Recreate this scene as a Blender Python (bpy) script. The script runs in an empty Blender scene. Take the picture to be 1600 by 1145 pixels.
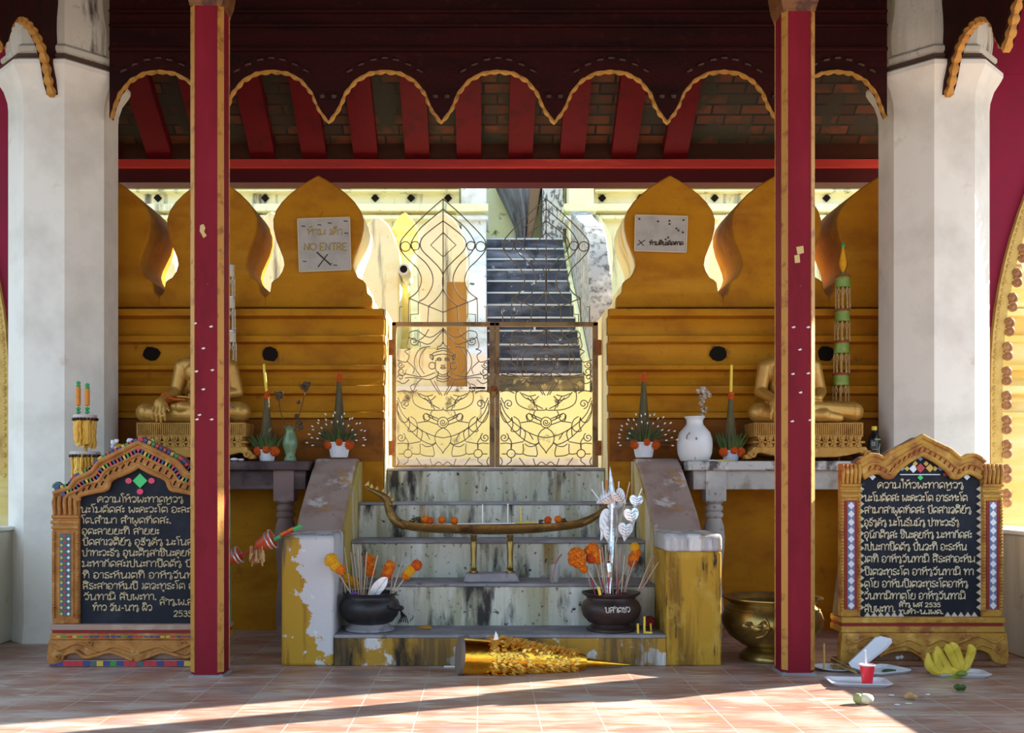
import bpy, bmesh, math, random
from mathutils import Vector, Matrix
random.seed(7)
SC = bpy.context.scene
COL = SC.collection
R = math.radians

# ------------------------------------------------------------------ camera, light, exposure
F = 1600.0            # focal length in pixels of the 1600 px wide frame
VX, VY = 755.0, 753.0 # where the level view axis meets the frame
EYE = 1.15
cam_d = bpy.data.cameras.new('camera')
cam_d.sensor_fit = 'HORIZONTAL'; cam_d.sensor_width = 36.0; cam_d.lens = 36.0 * F / 1600
cam_d.shift_x = (800 - VX) / 1600; cam_d.shift_y = (VY - 572.5) / 1600
cam_d.clip_start = 0.05; cam_d.clip_end = 200
cam = bpy.data.objects.new('camera', cam_d); COL.objects.link(cam)
cam.location = (0, 0, EYE); cam.rotation_euler = (R(90), 0, 0)
SC.camera = cam
SC.view_settings.view_transform = 'Standard'; SC.view_settings.look = 'None'
SC.view_settings.gamma = 1.0; SC.view_settings.exposure = 0.58
SC.view_settings.use_curve_mapping = False

wd = bpy.data.worlds.new('sky'); SC.world = wd; wd.use_nodes = True
nt = wd.node_tree; bg = nt.nodes['Background']
bg.inputs[0].default_value = (0.58, 0.78, 1.0, 1); bg.inputs[1].default_value = 1.5

SUN_AZ, SUN_EL = 23.0, 26.5     # the sun stands to the right and a little beyond the wall
sd = bpy.data.lights.new('sun', 'SUN'); sd.energy = 13.5; sd.angle = R(0.6); sd.color = (1.0, 0.92, 0.80)
so = bpy.data.objects.new('sun', sd); COL.objects.link(so)
sv = Vector((math.cos(R(SUN_EL)) * math.cos(R(SUN_AZ)), math.cos(R(SUN_EL)) * math.sin(R(SUN_AZ)), math.sin(R(SUN_EL))))
so.rotation_euler = sv.to_track_quat('Z', 'Y').to_euler(); so.location = sv * 30

# ------------------------------------------------------------------ helpers
def PX(px, d): return (px - VX) * d / F
def PZ(py, d): return EYE - (py - VY) * d / F
def P(px, py, d): return Vector((PX(px, d), d, PZ(py, d)))

def cat(pts, n=6, closed=False):
    """Catmull-Rom through the points, n steps per span"""
    p = [Vector(q) if len(q) == 3 else Vector((q[0], q[1], 0)) for q in pts]
    out = []; m = len(p)
    for i in range(m if closed else m - 1):
        if closed: a, b, c, d = p[(i-1) % m], p[i], p[(i+1) % m], p[(i+2) % m]
        else: a, b, c, d = p[max(i-1, 0)], p[i], p[i+1], p[min(i+2, m-1)]
        for k in range(n):
            t = k / n
            out.append(0.5 * ((2*b) + (c-a)*t + (2*a-5*b+4*c-d)*t*t + (3*b-a-3*c+d)*t**3))
    if not closed: out.append(p[-1])
    if len(pts[0]) == 2: return [(q.x, q.y) for q in out]
    return out

class MB:
    def __init__(s): s.v = []; s.f = []; s.m = []
    def add(s, vs, fs, mi=0):
        o = len(s.v); s.v += [tuple(v) for v in vs]
        for f in fs: s.f.append([i + o for i in f]); s.m.append(mi)
        return s
    def box(s, x0, x1, y0, y1, z0, z1, mi=0):
        return s.add([(x0,y0,z0),(x1,y0,z0),(x1,y1,z0),(x0,y1,z0),(x0,y0,z1),(x1,y0,z1),(x1,y1,z1),(x0,y1,z1)],
              [(0,3,2,1),(4,5,6,7),(0,1,5,4),(1,2,6,5),(2,3,7,6),(3,0,4,7)], mi)
    def prism(s, pts, a, b, axis='y', mi=0):
        """closed outline pts extruded from a to b along axis; pts are (x,z) for y, (y,z) for x, (x,y) for z"""
        def mk(p, t):
            if axis == 'y': return (p[0], t, p[1])
            if axis == 'x': return (t, p[0], p[1])
            return (p[0], p[1], t)
        n = len(pts)
        vs = [mk(p, a) for p in pts] + [mk(p, b) for p in pts]
        fs = [list(range(n))[::-1], list(range(n, 2*n))] + [(i, (i+1) % n, n + (i+1) % n, n + i) for i in range(n)]
        return s.add(vs, fs, mi)
    def strip(s, A, B, y0, y1, mi=0):
        """band between outlines A and B (same count, (x,z)), front at y0, back at y1"""
        n = len(A)
        vs = [(p[0], y0, p[1]) for p in A] + [(p[0], y0, p[1]) for p in B] + [(p[0], y1, p[1]) for p in A] + [(p[0], y1, p[1]) for p in B]
        fs = []
        for i in range(n-1):
            fs += [(i, n+i, n+i+1, i+1), (2*n+i+1, 3*n+i+1, 3*n+i, 2*n+i), (i, i+1, 2*n+i+1, 2*n+i), (n+i+1, n+i, 3*n+i, 3*n+i+1)]
        fs += [(0, 2*n, 3*n, n), (n-1, 2*n-1, 4*n-1, 3*n-1)]
        return s.add(vs, fs, mi)
    def lathe(s, prof, c=(0,0,0), n=24, mi=0, sx=1, sy=1, ph=0.0, M=None, flute=0):
        vs = []
        for r, z in prof:
            for k in range(n):
                a = 2*math.pi*k/n + ph
                rr = r * (1 + (flute if k % 2 else 0))
                v = Vector((rr*math.cos(a)*sx, rr*math.sin(a)*sy, z))
                if M is not None: v = M @ v
                vs.append(v + Vector(c))
        fs = []
        for j in range(len(prof)-1):
            for k in range(n):
                fs.append((j*n+k, j*n+(k+1) % n, (j+1)*n+(k+1) % n, (j+1)*n+k))
        fs.append(list(range(n))[::-1]); L = (len(prof)-1)*n
        fs.append([L+k for k in range(n)])
        return s.add(vs, fs, mi)
    def tube(s, pts, r, n=6, mi=0, closed=False, flat=None):
        pts = [Vector(p) for p in pts]; m = len(pts)
        if m < 2: return s
        vs = []; u = None
        for i, p in enumerate(pts):
            if closed: t = pts[(i+1) % m] - pts[i-1]
            else: t = pts[min(i+1, m-1)] - pts[max(i-1, 0)]
            if t.length < 1e-9: t = Vector((0, 0, 1))
            t.normalize()
            if u is None:
                ref = Vector((0, 1, 0)) if abs(t.y) < 0.9 else Vector((1, 0, 0))
                u = (ref - t * ref.dot(t)).normalized()
            else:
                u = u - t * u.dot(t)
                u = u.normalized() if u.length > 1e-6 else t.orthogonal().normalized()
            w = t.cross(u)
            rr = r[i] if isinstance(r, (list, tuple)) else r
            for k in range(n):
                a = 2*math.pi*k/n
                vs.append(p + (u*math.cos(a) * (flat or 1) + w*math.sin(a))*rr)
        fs = []
        for i in range(m if closed else m-1):
            j = (i+1) % m
            for k in range(n):
                fs.append((i*n+k, i*n+(k+1) % n, j*n+(k+1) % n, j*n+k))
        if not closed:
            fs.append(list(range(n))[::-1]); fs.append([(m-1)*n+k for k in range(n)])
        return s.add(vs, fs, mi)
    def ell(s, c, r, n=12, mi=0, M=None, rough=0.0):
        if not isinstance(r, (list, tuple)): r = (r, r, r)
        h = max(4, n//2); vs = []; c = Vector(c)
        def q(v):
            v = Vector((v.x*r[0], v.y*r[1], v.z*r[2]))
            if rough: v *= 1 + random.uniform(-rough, rough)
            if M is not None: v = M @ v
            return v + c
        vs.append(q(Vector((0,0,-1))))
        for j in range(1, h):
            t = -math.pi/2 + math.pi*j/h
            for k in range(n):
                a = 2*math.pi*k/n
                vs.append(q(Vector((math.cos(t)*math.cos(a), math.cos(t)*math.sin(a), math.sin(t)))))
        vs.append(q(Vector((0,0,1))))
        fs = [(0, 1+(k+1) % n, 1+k) for k in range(n)]
        for j in range(h-2):
            for k in range(n):
                fs.append((1+j*n+k, 1+j*n+(k+1) % n, 1+(j+1)*n+(k+1) % n, 1+(j+1)*n+k))
        T = len(vs)-1; b = 1+(h-2)*n
        fs += [(T, b+k, b+(k+1) % n) for k in range(n)]
        return s.add(vs, fs, mi)
    def cap(s, a, b, ra, rb, n=10, mi=0):
        """capsule from a to b"""
        a, b = Vector(a), Vector(b); t = (b-a).normalized(); pts = []; rs = []
        for k in range(4):
            q = math.pi/2*(k/4); pts.append(a - t*ra*math.cos(q)); rs.append(max(ra*math.sin(q), ra*.05))
        for k in range(5): f = k/4; pts.append(a.lerp(b, f)); rs.append(ra+(rb-ra)*f)
        for k in range(1, 5):
            q = math.pi/2*(k/4); pts.append(b + t*rb*math.sin(q)); rs.append(max(rb*math.cos(q), rb*.05))
        return s.tube(pts, rs, n, mi)
    def build(s, name, mats, parent=None, smooth=35, bevel=0, label=None, category=None, group=None, kind=None):
        if not isinstance(mats, (list, tuple)): mats = [mats]
        me = bpy.data.meshes.new(name)
        if parent is not None: off = WL[parent.name]
        else:
            xs = [v[0] for v in s.v]; ys = [v[1] for v in s.v]; zs = [v[2] for v in s.v]
            off = Vector(((min(xs)+max(xs))/2, (min(ys)+max(ys))/2, min(zs)))
        me.from_pydata([(v[0]-off.x, v[1]-off.y, v[2]-off.z) for v in s.v], [], s.f)
        for m in mats: me.materials.append(m)
        me.polygons.foreach_set('material_index', s.m)
        bm = bmesh.new(); bm.from_mesh(me)
        bmesh.ops.recalc_face_normals(bm, faces=bm.faces); bm.to_mesh(me); bm.free()
        if smooth:
            me.shade_smooth(); me.set_sharp_from_angle(angle=R(smooth))
        o = bpy.data.objects.new(name, me); COL.objects.link(o)
        if parent is not None: o.parent = parent; WL[o.name] = WL[parent.name]
        else: o.location = off; WL[o.name] = off
        if bevel:
            b = o.modifiers.new('bevel', 'BEVEL'); b.width = bevel; b.segments = 2; b.limit_method = 'ANGLE'; b.angle_limit = R(40)
        return tag(o, label, category, group, kind)
WL = {}
def tag(o, label=None, category=None, group=None, kind=None):
    if label: o['label'] = label
    if category: o['category'] = category
    if group: o['group'] = group
    if kind: o['kind'] = kind
    return o
def thing(name, loc, label, category, group=None, kind=None):
    o = bpy.data.objects.new(name, None); COL.objects.link(o); o.location = loc
    o.empty_display_size = 0.05
    WL[o.name] = Vector(loc)
    return tag(o, label, category, group, kind)
def kids(o): return [c for c in bpy.data.objects if c.parent == o]
def dup(o, loc=None, rotz=None, label=None, group=None, parent=None, rot=None, scale=None):
    c = o.copy(); COL.objects.link(c)
    if parent is not None: c.parent = parent
    if loc is not None: c.location = loc
    if rotz is not None: c.rotation_euler = (0, 0, rotz)
    if rot is not None: c.rotation_euler = rot
    if scale is not None: c.scale = (scale,)*3
    if label: c['label'] = label
    if group: c['group'] = group
    WL[c.name] = Vector(c.location)
    for k in kids(o): dup(k, parent=c)
    return c

# ------------------------------------------------------------------ materials
def mat(name, base, rough=0.6, metal=0.0, spots=(), bump=0.0, bscale=60.0, bstretch=(1,1,1), emit=None, trans=0.0, spec=0.5, coord='Object'):
    """base colour with wear: spots = (colour, noise scale, low, high, stretch)"""
    m = bpy.data.materials.new(name); m.use_nodes = True
    t = m.node_tree; N = t.nodes; L = t.links; b = N['Principled BSDF']
    b.inputs['Roughness'].default_value = rough; b.inputs['Metallic'].default_value = metal
    b.inputs['Specular IOR Level'].default_value = spec if rough < .55 else .18
    if trans: b.inputs['Transmission Weight'].default_value = trans
    tc = N.new('ShaderNodeTexCoord')
    def noise(scale, stretch, det=7.0, rgh=.6, off=0.0):
        mp = N.new('ShaderNodeMapping'); mp.inputs['Scale'].default_value = stretch
        mp.inputs['Location'].default_value = (off, off*1.7, off*.6)
        L.new(tc.outputs[coord], mp.inputs[0])
        n = N.new('ShaderNodeTexNoise'); n.inputs['Scale'].default_value = scale
        n.inputs['Detail'].default_value = det; n.inputs['Roughness'].default_value = rgh
        L.new(mp.outputs[0], n.inputs['Vector']); return n.outputs[0]
    col = None; b.inputs['Base Color'].default_value = (*base, 1)
    for i, (c, sc, lo, hi, st, *gr) in enumerate(spots):
        f = noise(sc, st, off=3.1*i+1)
        if gr:   # patch that leans to one side of the object
            dp = N.new('ShaderNodeVectorMath'); dp.operation = 'DOT_PRODUCT'; L.new(tc.outputs[coord], dp.inputs[0]); dp.inputs[1].default_value = gr[0]
            ad = N.new('ShaderNodeMath'); ad.operation = 'ADD'; L.new(f, ad.inputs[0]); L.new(dp.outputs['Value'], ad.inputs[1]); f = ad.outputs[0]
        mr = N.new('ShaderNodeMapRange'); mr.inputs['From Min'].default_value = lo; mr.inputs['From Max'].default_value = hi
        L.new(f, mr.inputs['Value'])
        mx = N.new('ShaderNodeMix'); mx.data_type = 'RGBA'
        L.new(mr.outputs[0], mx.inputs['Factor'])
        if col is None: mx.inputs[6].default_value = (*base, 1)
        else: L.new(col, mx.inputs[6])
        mx.inputs[7].default_value = (*c, 1); col = mx.outputs[2]
    if col is not None: L.new(col, b.inputs['Base Color'])
    if bump:
        bp = N.new('ShaderNodeBump'); bp.inputs['Strength'].default_value = bump; bp.inputs['Distance'].default_value = 0.01
        L.new(noise(bscale, bstretch), bp.inputs['Height']); L.new(bp.outputs[0], b.inputs['Normal'])
    return m
U = (1, 1, 1); VS = (1, 1, .12); HS = (.15, 1, 1)
OCHRE = mat('ochre limewash', (.47, .19, .005), .75, 0, [((.32,.105,.006), 2.2, .45, .7, (1,1,1.5)), ((.56,.26,.02), 5, .52, .75, HS), ((.16,.06,.012), 9, .64, .78, (1,1,.6)), ((.30,.12,.01), 30, .6, .8, U)], .35, 25)
LOWBAND = mat('reddish brown wall band', (.24, .075, .010), .75, 0, [((.34,.12,.012), 4, .48, .66, HS), ((.15,.05,.015), 7, .52, .7, U)], .35, 25)
JAMB = mat('cream jamb plaster', (.84, .68, .34), .8, 0, [((.88,.80,.56), 4, .45, .65, VS), ((.60,.38,.10), 5, .54, .70, VS), ((.14,.10,.06), 8, .62, .72, VS)], .3, 30)
CREAM = mat('cream limewash', (.88, .84, .52), .8, 0, [((.88,.80,.52), 3, .4, .65, U), ((.82,.66,.27), 4, .52, .72, (.5,1,1)), ((.14,.13,.11), 5, .55, .68, VS), ((.22,.20,.15), 16, .66, .76, U)], .3, 30)
PALEYEL = mat('pale yellow limewash', (.87, .86, .43), .8, 0, [((.90,.90,.58), 3, .45, .6, U), ((.16,.14,.10), 4.5, .60, .68, U), ((.25,.16,.06), 7, .66, .76, (1,1,.25))], .3, 25)
CWHITE = mat('whitewashed curb', (.80, .80, .76), .8, 0, [((.10,.10,.10), 7, .62, .70, U), ((.5,.48,.40), 3, .5, .7, U)], .4, 30)
CGREY = mat('grey weathered curb', (.42, .41, .37), .85, 0, [((.12,.12,.11), 14, .5, .64, U), ((.68,.66,.58), 5, .55, .7, U)], .5, 40)
STAIR = mat('dark slate stair', (.055, .062, .085), .55, 0, [((.24,.25,.30), 6, .50, .70, HS), ((.015,.016,.02), 4, .5, .7, U), ((.6,.6,.6), 9, .64, .69, U)], .3, 30)
STAIRTOP = mat('sunlit stair tread', (.55, .55, .55), .7)  # pale grey: sunlight on the treads put into the colour
STEP = mat('stained plaster riser', (.62, .60, .50), .8, 0, [((.40,.38,.26), 7, .42, .60, (1,1,.10)), ((.74,.74,.68), 6, .50, .66, (1,1,.2)), ((.30,.20,.07), 9, .56, .70, (1,1,.07)), ((.05,.045,.04), 8, .53, .66, (1,1,.25)), ((.04,.04,.04), 26, .60, .68, U)], .35, 30)
STEPLOW = mat('ochre stained riser', (.42, .23, .035), .85, 0, [((.60,.58,.55), 5, .53, .56, U), ((.16,.10,.04), 10, .46, .62, (1,1,.08)), ((.03,.025,.02), 7, .50, .66, (1,1,.25)), ((.55,.5,.4), 14, .62, .72, (1,1,.1))], .5, 30)
TREAD = mat('grey cement tread', (.25, .235, .25), .65, 0, [((.36,.34,.36), 5, .45, .65, U), ((.09,.08,.08), 9, .58, .72, U)], .3, 40)
PIER = mat('ochre peeling pier', (.47, .265, .03), .85, 0, [((.22,.115,.02), 14, .47, .62, (1,1,.09)), ((.56,.36,.07), 6, .5, .7, U), ((.06,.04,.02), 22, .57, .66, (1,1,.2))], .45, 35)
PIERW = mat('pier with peeled plaster', (.46, .26, .03), .85, 0, [((.25,.13,.02), 11, .56, .70, (1,1,.12)), ((.58,.555,.56), 5.5, .655, .675, U, (1.3,0,.36)), ((.13,.11,.09), 9, 1.02, 1.12, VS, (0,0,.62)), ((.70,.67,.62), 12, .64, .70, U), ((.05,.04,.03), 9, .66, .74, (1,1,.3))], .55, 30)
CAPGREY = mat('grey pier cap plaster', (.44,.42,.42), .85, 0, [((.70,.68,.66), 12, .5, .62, VS), ((.06,.055,.05), 11, .55, .68, VS), ((.42,.26,.04), 8, .58, .68, VS)], .5, 30)
CHEEK = mat('bare pinkish plaster', (.40, .28, .23), .9, 0, [((.30,.19,.15), 5, .45, .65, U), ((.58,.50,.45), 4.2, .56, .62, U), ((.50,.25,.05), 3.4, .62, .7, U), ((.14,.09,.07), 18, .64, .74, U)], .6, 25)
CHEEKIN = mat('yellow cheek side', (.50, .36, .10), .85, 0, [((.62,.56,.42), 4, .5, .62, (1,1,.4)), ((.30,.16,.03), 5, .56, .7, VS), ((.10,.08,.05), 11, .64, .74, VS)], .4, 30)
COLUMN = mat('whitewashed column', (.82, .78, .70), .8, 0, [((.66,.62,.55), 2.2, .45, .7, U), ((.55,.40,.24), 3, .66, .8, U), ((.35,.30,.25), 30, .72, .76, U)], .15, 40)
COLDIRTY = mat('dirty column neck', (.66, .62, .54), .85, 0, [((.45,.38,.28), 4, .45, .7, VS), ((.07,.055,.05), 7, .60, .72, VS), ((.28,.20,.13), 12, .60, .75, U)], .4, 30)
GROOVE = mat('dark column groove', (.10, .06, .045), .9)
LOWW = mat('cream parapet plaster', (.62, .58, .46), .85, 0, [((.44,.36,.22), 3, .5, .7, VS), ((.20,.13,.07), 4, .62, .78, U)], .3, 30)
RED = mat('maroon lacquer post', (.20, .007, .018), .6, 0, [((.27,.014,.030), 3, .5, .75, (1,1,.3)), ((.13,.004,.010), 6, .55, .75, (1,1,.3)), ((.42,.16,.15), 40, .72, .76, U)], .08, 50)
MAROON = mat('maroon plaster wall', (.25, .010, .040), .6, 0, [((.21,.012,.035), 3, .45, .65, U)], .1, 40)
DKRED = mat('dark red carved timber', (.028, .0014, .0016), .7, 0, [((.013,.0008,.001), 8, .45, .65, HS), ((.040,.006,.003), 14, .58, .72, U)], .5, 45)
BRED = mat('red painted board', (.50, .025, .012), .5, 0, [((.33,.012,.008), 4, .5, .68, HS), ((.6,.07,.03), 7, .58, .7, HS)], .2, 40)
RAFTER = mat('red rafter', (.115, .0018, .004), .6, 0, [((.07,.0015,.003), 6, .5, .7, U)], .15, 40)
BROWN = mat('brown beam', (.050, .013, .004), .6, 0, [((.03,.008,.003), 6, .45, .7, HS)], .2, 40)
GOLDP = mat('gold paint', (.46, .235, .040), .5, .15, [((.30,.13,.02), 9, .5, .7, U), ((.62,.38,.10), 14, .56, .7, U)], .25, 60)
GOLDE = mat('old gilded edge', (.52, .25, .045), .5, .25, [((.25,.09,.02), 16, .52, .7, U)], .25, 60)
GOLDARCH = mat('gilded arch border', (.60, .40, .10), .5, .15, [((.42,.24,.04), 8, .5, .7, U)], .4, 70)
SCROLL = mat('brown gilt scroll', (.30, .13, .045), .5, .2, [((.42,.22,.08), 12, .5, .7, U)], .2, 60)
BUD = mat('satin gold statue', (.50, .265, .055), .40, .45, [((.40,.19,.035), 5, .5, .7, U), ((.58,.34,.09), 12, .55, .7, U)], .08, 50)
PEDG = mat('carved gold pedestal', (.48, .25, .055), .55, .2, [((.30,.13,.03), 10, .48, .68, U), ((.62,.36,.11), 22, .58, .7, U)], .3, 60)
TABLEL = mat('dark weathered table wood', (.10, .062, .060), .6, 0, [((.20,.14,.13), 9, .5, .7, HS), ((.045,.025,.025), 5, .5, .7, U)], .25, 40)
TABLEP = mat('pinkish table leg', (.24, .15, .135), .6, 0, [((.33,.23,.20), 7, .5, .7, U)], .2, 40)
TABLER = mat('pale grey plastered table', (.44, .41, .38), .75, 0, [((.58,.54,.50), 6, .5, .7, U), ((.12,.10,.09), 12, .62, .74, U), ((.30,.24,.18), 4, .56, .7, U)], .3, 40)
SLABW = mat('worn white slab edge', (.52, .49, .46), .7, 0, [((.11,.085,.08), 8, .50, .60, U), ((.68,.64,.60), 16, .56, .7, U)], .3, 40)
BLACKP = mat('sooty black bowl', (.022, .020, .021), .42, .25, [((.05,.045,.05), 9, .5, .72, U), ((.10,.09,.085), 30, .66, .74, U)], .3, 50)
BROWNP = mat('dark bronze bowl', (.045, .026, .023), .45, .25, [((.075,.045,.04), 8, .5, .72, U), ((.018,.012,.012), 5, .5, .7, U)], .3, 50)
ASH = mat('grey ash', (.26, .22, .24), .95, 0, [((.35,.08,.12), 30, .58, .64, U), ((.10,.08,.09), 18, .55, .66, U)], .8, 80)
BRASS = mat('aged brass', (.33, .22, .062), .33, .85, [((.16,.10,.03), 6, .45, .7, U), ((.45,.33,.12), 12, .56, .72, U)], .12, 60)
BRASSD = mat('dark old brass', (.24, .135, .035), .45, .6, [((.10,.05,.015), 6, .45, .68, U), ((.36,.23,.07), 14, .56, .72, U)], .3, 60)
FOILL = mat('ruffled gold foil', (.95, .58, .10), .38, .75)
GOLDF = mat('gold foil', (.85, .48, .045), .20, 1.0, [((.80,.33,.02), 10, .45, .7, U)], .25, 18)
SILVER = mat('silver foil', (.72, .73, .76), .22, .95, [((.50,.48,.48), 12, .5, .7, U)], .25, 40)
SILVERL = mat('pale silver leaf', (.66, .65, .66), .35, .7, [((.50,.42,.38), 9, .5, .7, U)], .25, 60)
IRON = mat('rusty gate frame', (.30, .195, .10), .7, .2, [((.28,.12,.04), 12, .5, .7, U), ((.08,.05,.03), 6, .5, .7, U)], .3, 80)
WIRE = mat('dark iron scroll', (.155, .115, .078), .6, .1)
RUST = mat('orange rust', (.30, .10, .03), .8, .1, [((.16,.05,.02), 20, .5, .7, U)], .3, 60)
PLAQUE = mat('weathered notice slab', (.46, .42, .37), .8, 0, [((.36,.33,.29), 7, .45, .7, U), ((.10,.085,.07), 22, .68, .74, (.5,1,1)), ((.56,.46,.22), 9, .64, .76, U)], .25, 50)
PLEDGE = mat('pale slab edge', (.62, .50, .34), .8)
FADED = mat('faded yellow paint', (.42, .30, .10), .8)
DARKINK = mat('dark scratch', (.07, .05, .035), .8)
BOARD = mat('blue black board', (.014, .016, .024), .6, 0, [((.028,.030,.042), 6, .5, .7, U), ((.06,.05,.05), 25, .66, .74, U)], .12, 50)
LETTER = mat('cream raised lettering', (.66, .54, .33), .7, 0, [((.42,.30,.16), 30, .52, .7, U)])
LETTERR = mat('pale raised lettering', (.74, .65, .45), .7, 0, [((.45,.30,.16), 22, .56, .7, U)])
FRAMEL = mat('orange gold board frame', (.47, .205, .055), .6, .05, [((.30,.11,.025), 9, .46, .66, U), ((.58,.33,.12), 16, .56, .7, U), ((.36,.30,.26), 5, .66, .74, U)], .4, 55)
FRAMER = mat('yellow gold board frame', (.52, .285, .055), .55, .1, [((.32,.12,.035), 8, .46, .64, U), ((.66,.42,.12), 14, .56, .7, U), ((.40,.34,.30), 6, .68, .76, U)], .4, 55)
FRED = mat('red painted groove', (.30, .035, .03), .6)
PINKST = mat('pinkish stone ledge', (.40, .25, .19), .7, 0, [((.50,.36,.28), 8, .5, .7, U)], .2, 50)
GREENSIDE = mat('green painted board edge', (.13, .26, .14), .7, 0, [((.22,.33,.20), 8, .5, .65, U), ((.30,.22,.08), 7, .60, .7, U)], .3, 40)
GREYSIDE = mat('grey board side', (.20, .165, .15), .8, 0, [((.28,.22,.19), 6, .5, .7, U)], .3, 40)
def flat(n, c, r=.35, me=0, tr=0): return mat(n, c, r, me, trans=tr)
T_RED = flat('red glass tile', (.50,.022,.035)); T_GRN = flat('green glass tile', (.03,.24,.045)); T_BLU = flat('blue glass tile', (.035,.045,.19))
T_YEL = flat('yellow glass tile', (.62,.40,.05)); T_WHT = flat('white glass tile', (.74,.76,.80), .2); T_TEAL = flat('dark teal tile', (.05,.11,.12))
T_LGR = flat('bright green tile', (.03,.55,.13), .2); T_PNK = flat('pink red tile', (.70,.03,.10), .25); T_SKY = flat('sky blue tile', (.13,.30,.55), .25); T_PUR = flat('slate blue tile', (.16,.19,.34), .3)
WHITEC = mat('white glazed ceramic', (.74, .73, .72), .3, 0, [((.58,.50,.36), 6, .66, .76, U)])
WPLAST = mat('white plastic pot', (.70, .71, .74), .45)
BPLAST = mat('pale blue plastic pot', (.50, .54, .70), .45)
FOAM = mat('white foam', (.78, .80, .86), .6, bump=.1, bscale=200)
CELADON = mat('celadon glaze', (.16, .25, .13), .2, 0, [((.24,.34,.21), 8, .5, .7, VS)])
LEAFCONE = mat('dried leaf cone', (.085, .070, .032), .7, 0, [((.17,.13,.06), 12, .5, .68, VS), ((.04,.035,.02), 7, .5, .7, VS)], .3, 50)
LEAFGRN = mat('dark green leaf', (.050, .085, .022), .6, 0, [((.10,.12,.03), 10, .5, .7, U)])
TWIG = mat('dried twig', (.10, .065, .035), .8)
PINST = mat('pin stem', (.13, .11, .06), .7); BUDW = mat('white bud', (.85, .83, .76), .6)
MARI = mat('orange marigold', (.80, .20, .012), .7, 0, [((.60,.10,.008), 40, .45, .65, U), ((.90,.36,.03), 30, .55, .7, U)], .8, 150)
MARIY = mat('yellow marigold', (.82, .42, .020), .7, 0, [((.85,.27,.012), 40, .5, .7, U)], .8, 150)
MARID = mat('red orange marigold', (.60, .085, .012), .7, 0, [((.75,.17,.02), 40, .5, .7, U)], .8, 150)
CANDY = mat('yellow wax', (.82, .58, .05), .5); CANDW = mat('white wax', (.84, .84, .82), .5)
INC = mat('incense stick', (.58, .44, .31), .8); INCP = mat('pink incense stick', (.52, .30, .26), .8); INCR = mat('red incense foot', (.42,.04,.08), .8)
BLKPL = mat('black bottle plastic', (.010, .010, .012), .18); YCAP = mat('yellow cap', (.75, .56, .03), .4); LBLW = mat('pale label mark', (.52,.52,.42), .5); LBLY = mat('yellow label mark', (.55,.46,.08), .5)
GLASS = mat('clear plastic', (.90, .92, .95), .06, 0, trans=.92); STRAWR = mat('red straw', (.45, .03, .09), .4); STRAWW = mat('white straw', (.82, .82, .84), .4)
DRINK = mat('red drink cup', (.85, .025, .045), .28, 0)
BAN = mat('banana skin', (.70, .53, .055), .5, 0, [((.50,.47,.07), 6, .50, .72, U), ((.72,.52,.05), 5, .56, .7, U), ((.06,.04,.02), 24, .70, .74, U)])
BANG = mat('green banana stem', (.22, .27, .05), .6)
FRUIT = mat('pale fruit flesh', (.74, .73, .52), .6, 0, [((.48,.52,.20), 8, .55, .68, U)], .3, 40)
CRUST = mat('tan crumb', (.58, .36, .17), .8, 0, [((.38,.20,.08), 20, .5, .65, U)], .6, 60)
RICE = mat('brown food', (.34, .22, .085), .8, 0, [((.20,.20,.07), 20, .5, .65, U), ((.5,.36,.16), 25, .58, .7, U)], .7, 80)
BAMB = mat('bamboo stick', (.62, .40, .12), .6)
ORCUP = mat('orange red cup', (.58, .085, .025), .4); SILB = mat('silver band', (.62,.64,.68), .3, .6)
GARW = mat('white flower', (.76, .75, .80), .7, 0, [((.55,.55,.72), 20, .5, .65, U)], .4, 60)
TASSEL = mat('gold tassel', (.70, .36, .04), .4, .3, [((.85,.58,.12), 26, .5, .66, VS)], .3, 60)
TOWW = mat('cream tower paper', (.66,.58,.44), .6, 0, [((.45,.33,.20), 12, .5, .7, U)]); TOWG = mat('green tower paper', (.17,.27,.04), .5, 0, [((.30,.40,.10), 14, .5, .7, U)]); TOWR = mat('rust tower disc', (.27,.075,.02), .6)
TOWT = mat('tower bead fringe', (.42,.27,.11), .5, 0, [((.55,.40,.18), 40, .52, .66, U)])
PINKD = mat('pink white disc', (.62,.50,.48), .6, 0, [((.45,.10,.16), 14, .55, .65, U)]); GRNB = mat('green bead', (.04,.34,.10), .3); ORB = mat('orange bead', (.72,.25,.02), .4)
ROOFT = None
DRAPE = mat('grey naga body', (.20, .20, .20), .7, 0, [((.10,.095,.09), 7, .45, .65, (1,1,.2)), ((.34,.33,.31), 9, .56, .7, (1,1,.2))], .3, 40)
DRAPEB = mat('brown tapering side', (.20, .13, .075), .8)
SCALE = mat('speckled pale pillar', (.66, .65, .60), .8, 0, [((.16,.16,.17), 24, .48, .56, (1,1,.5))], .8, 40)
PIPE = mat('pale spout pipe', (.62,.58,.50), .7); HOLE = mat('dark hole', (.010, .007, .005), .95)
PURPLE = mat('violet petal', (.20,.08,.30), .7); PCHIP = mat('pearl chip', (.72,.66,.62), .5); YCHIP = mat('bare yellow patch', (.62,.46,.20), .8)

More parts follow.
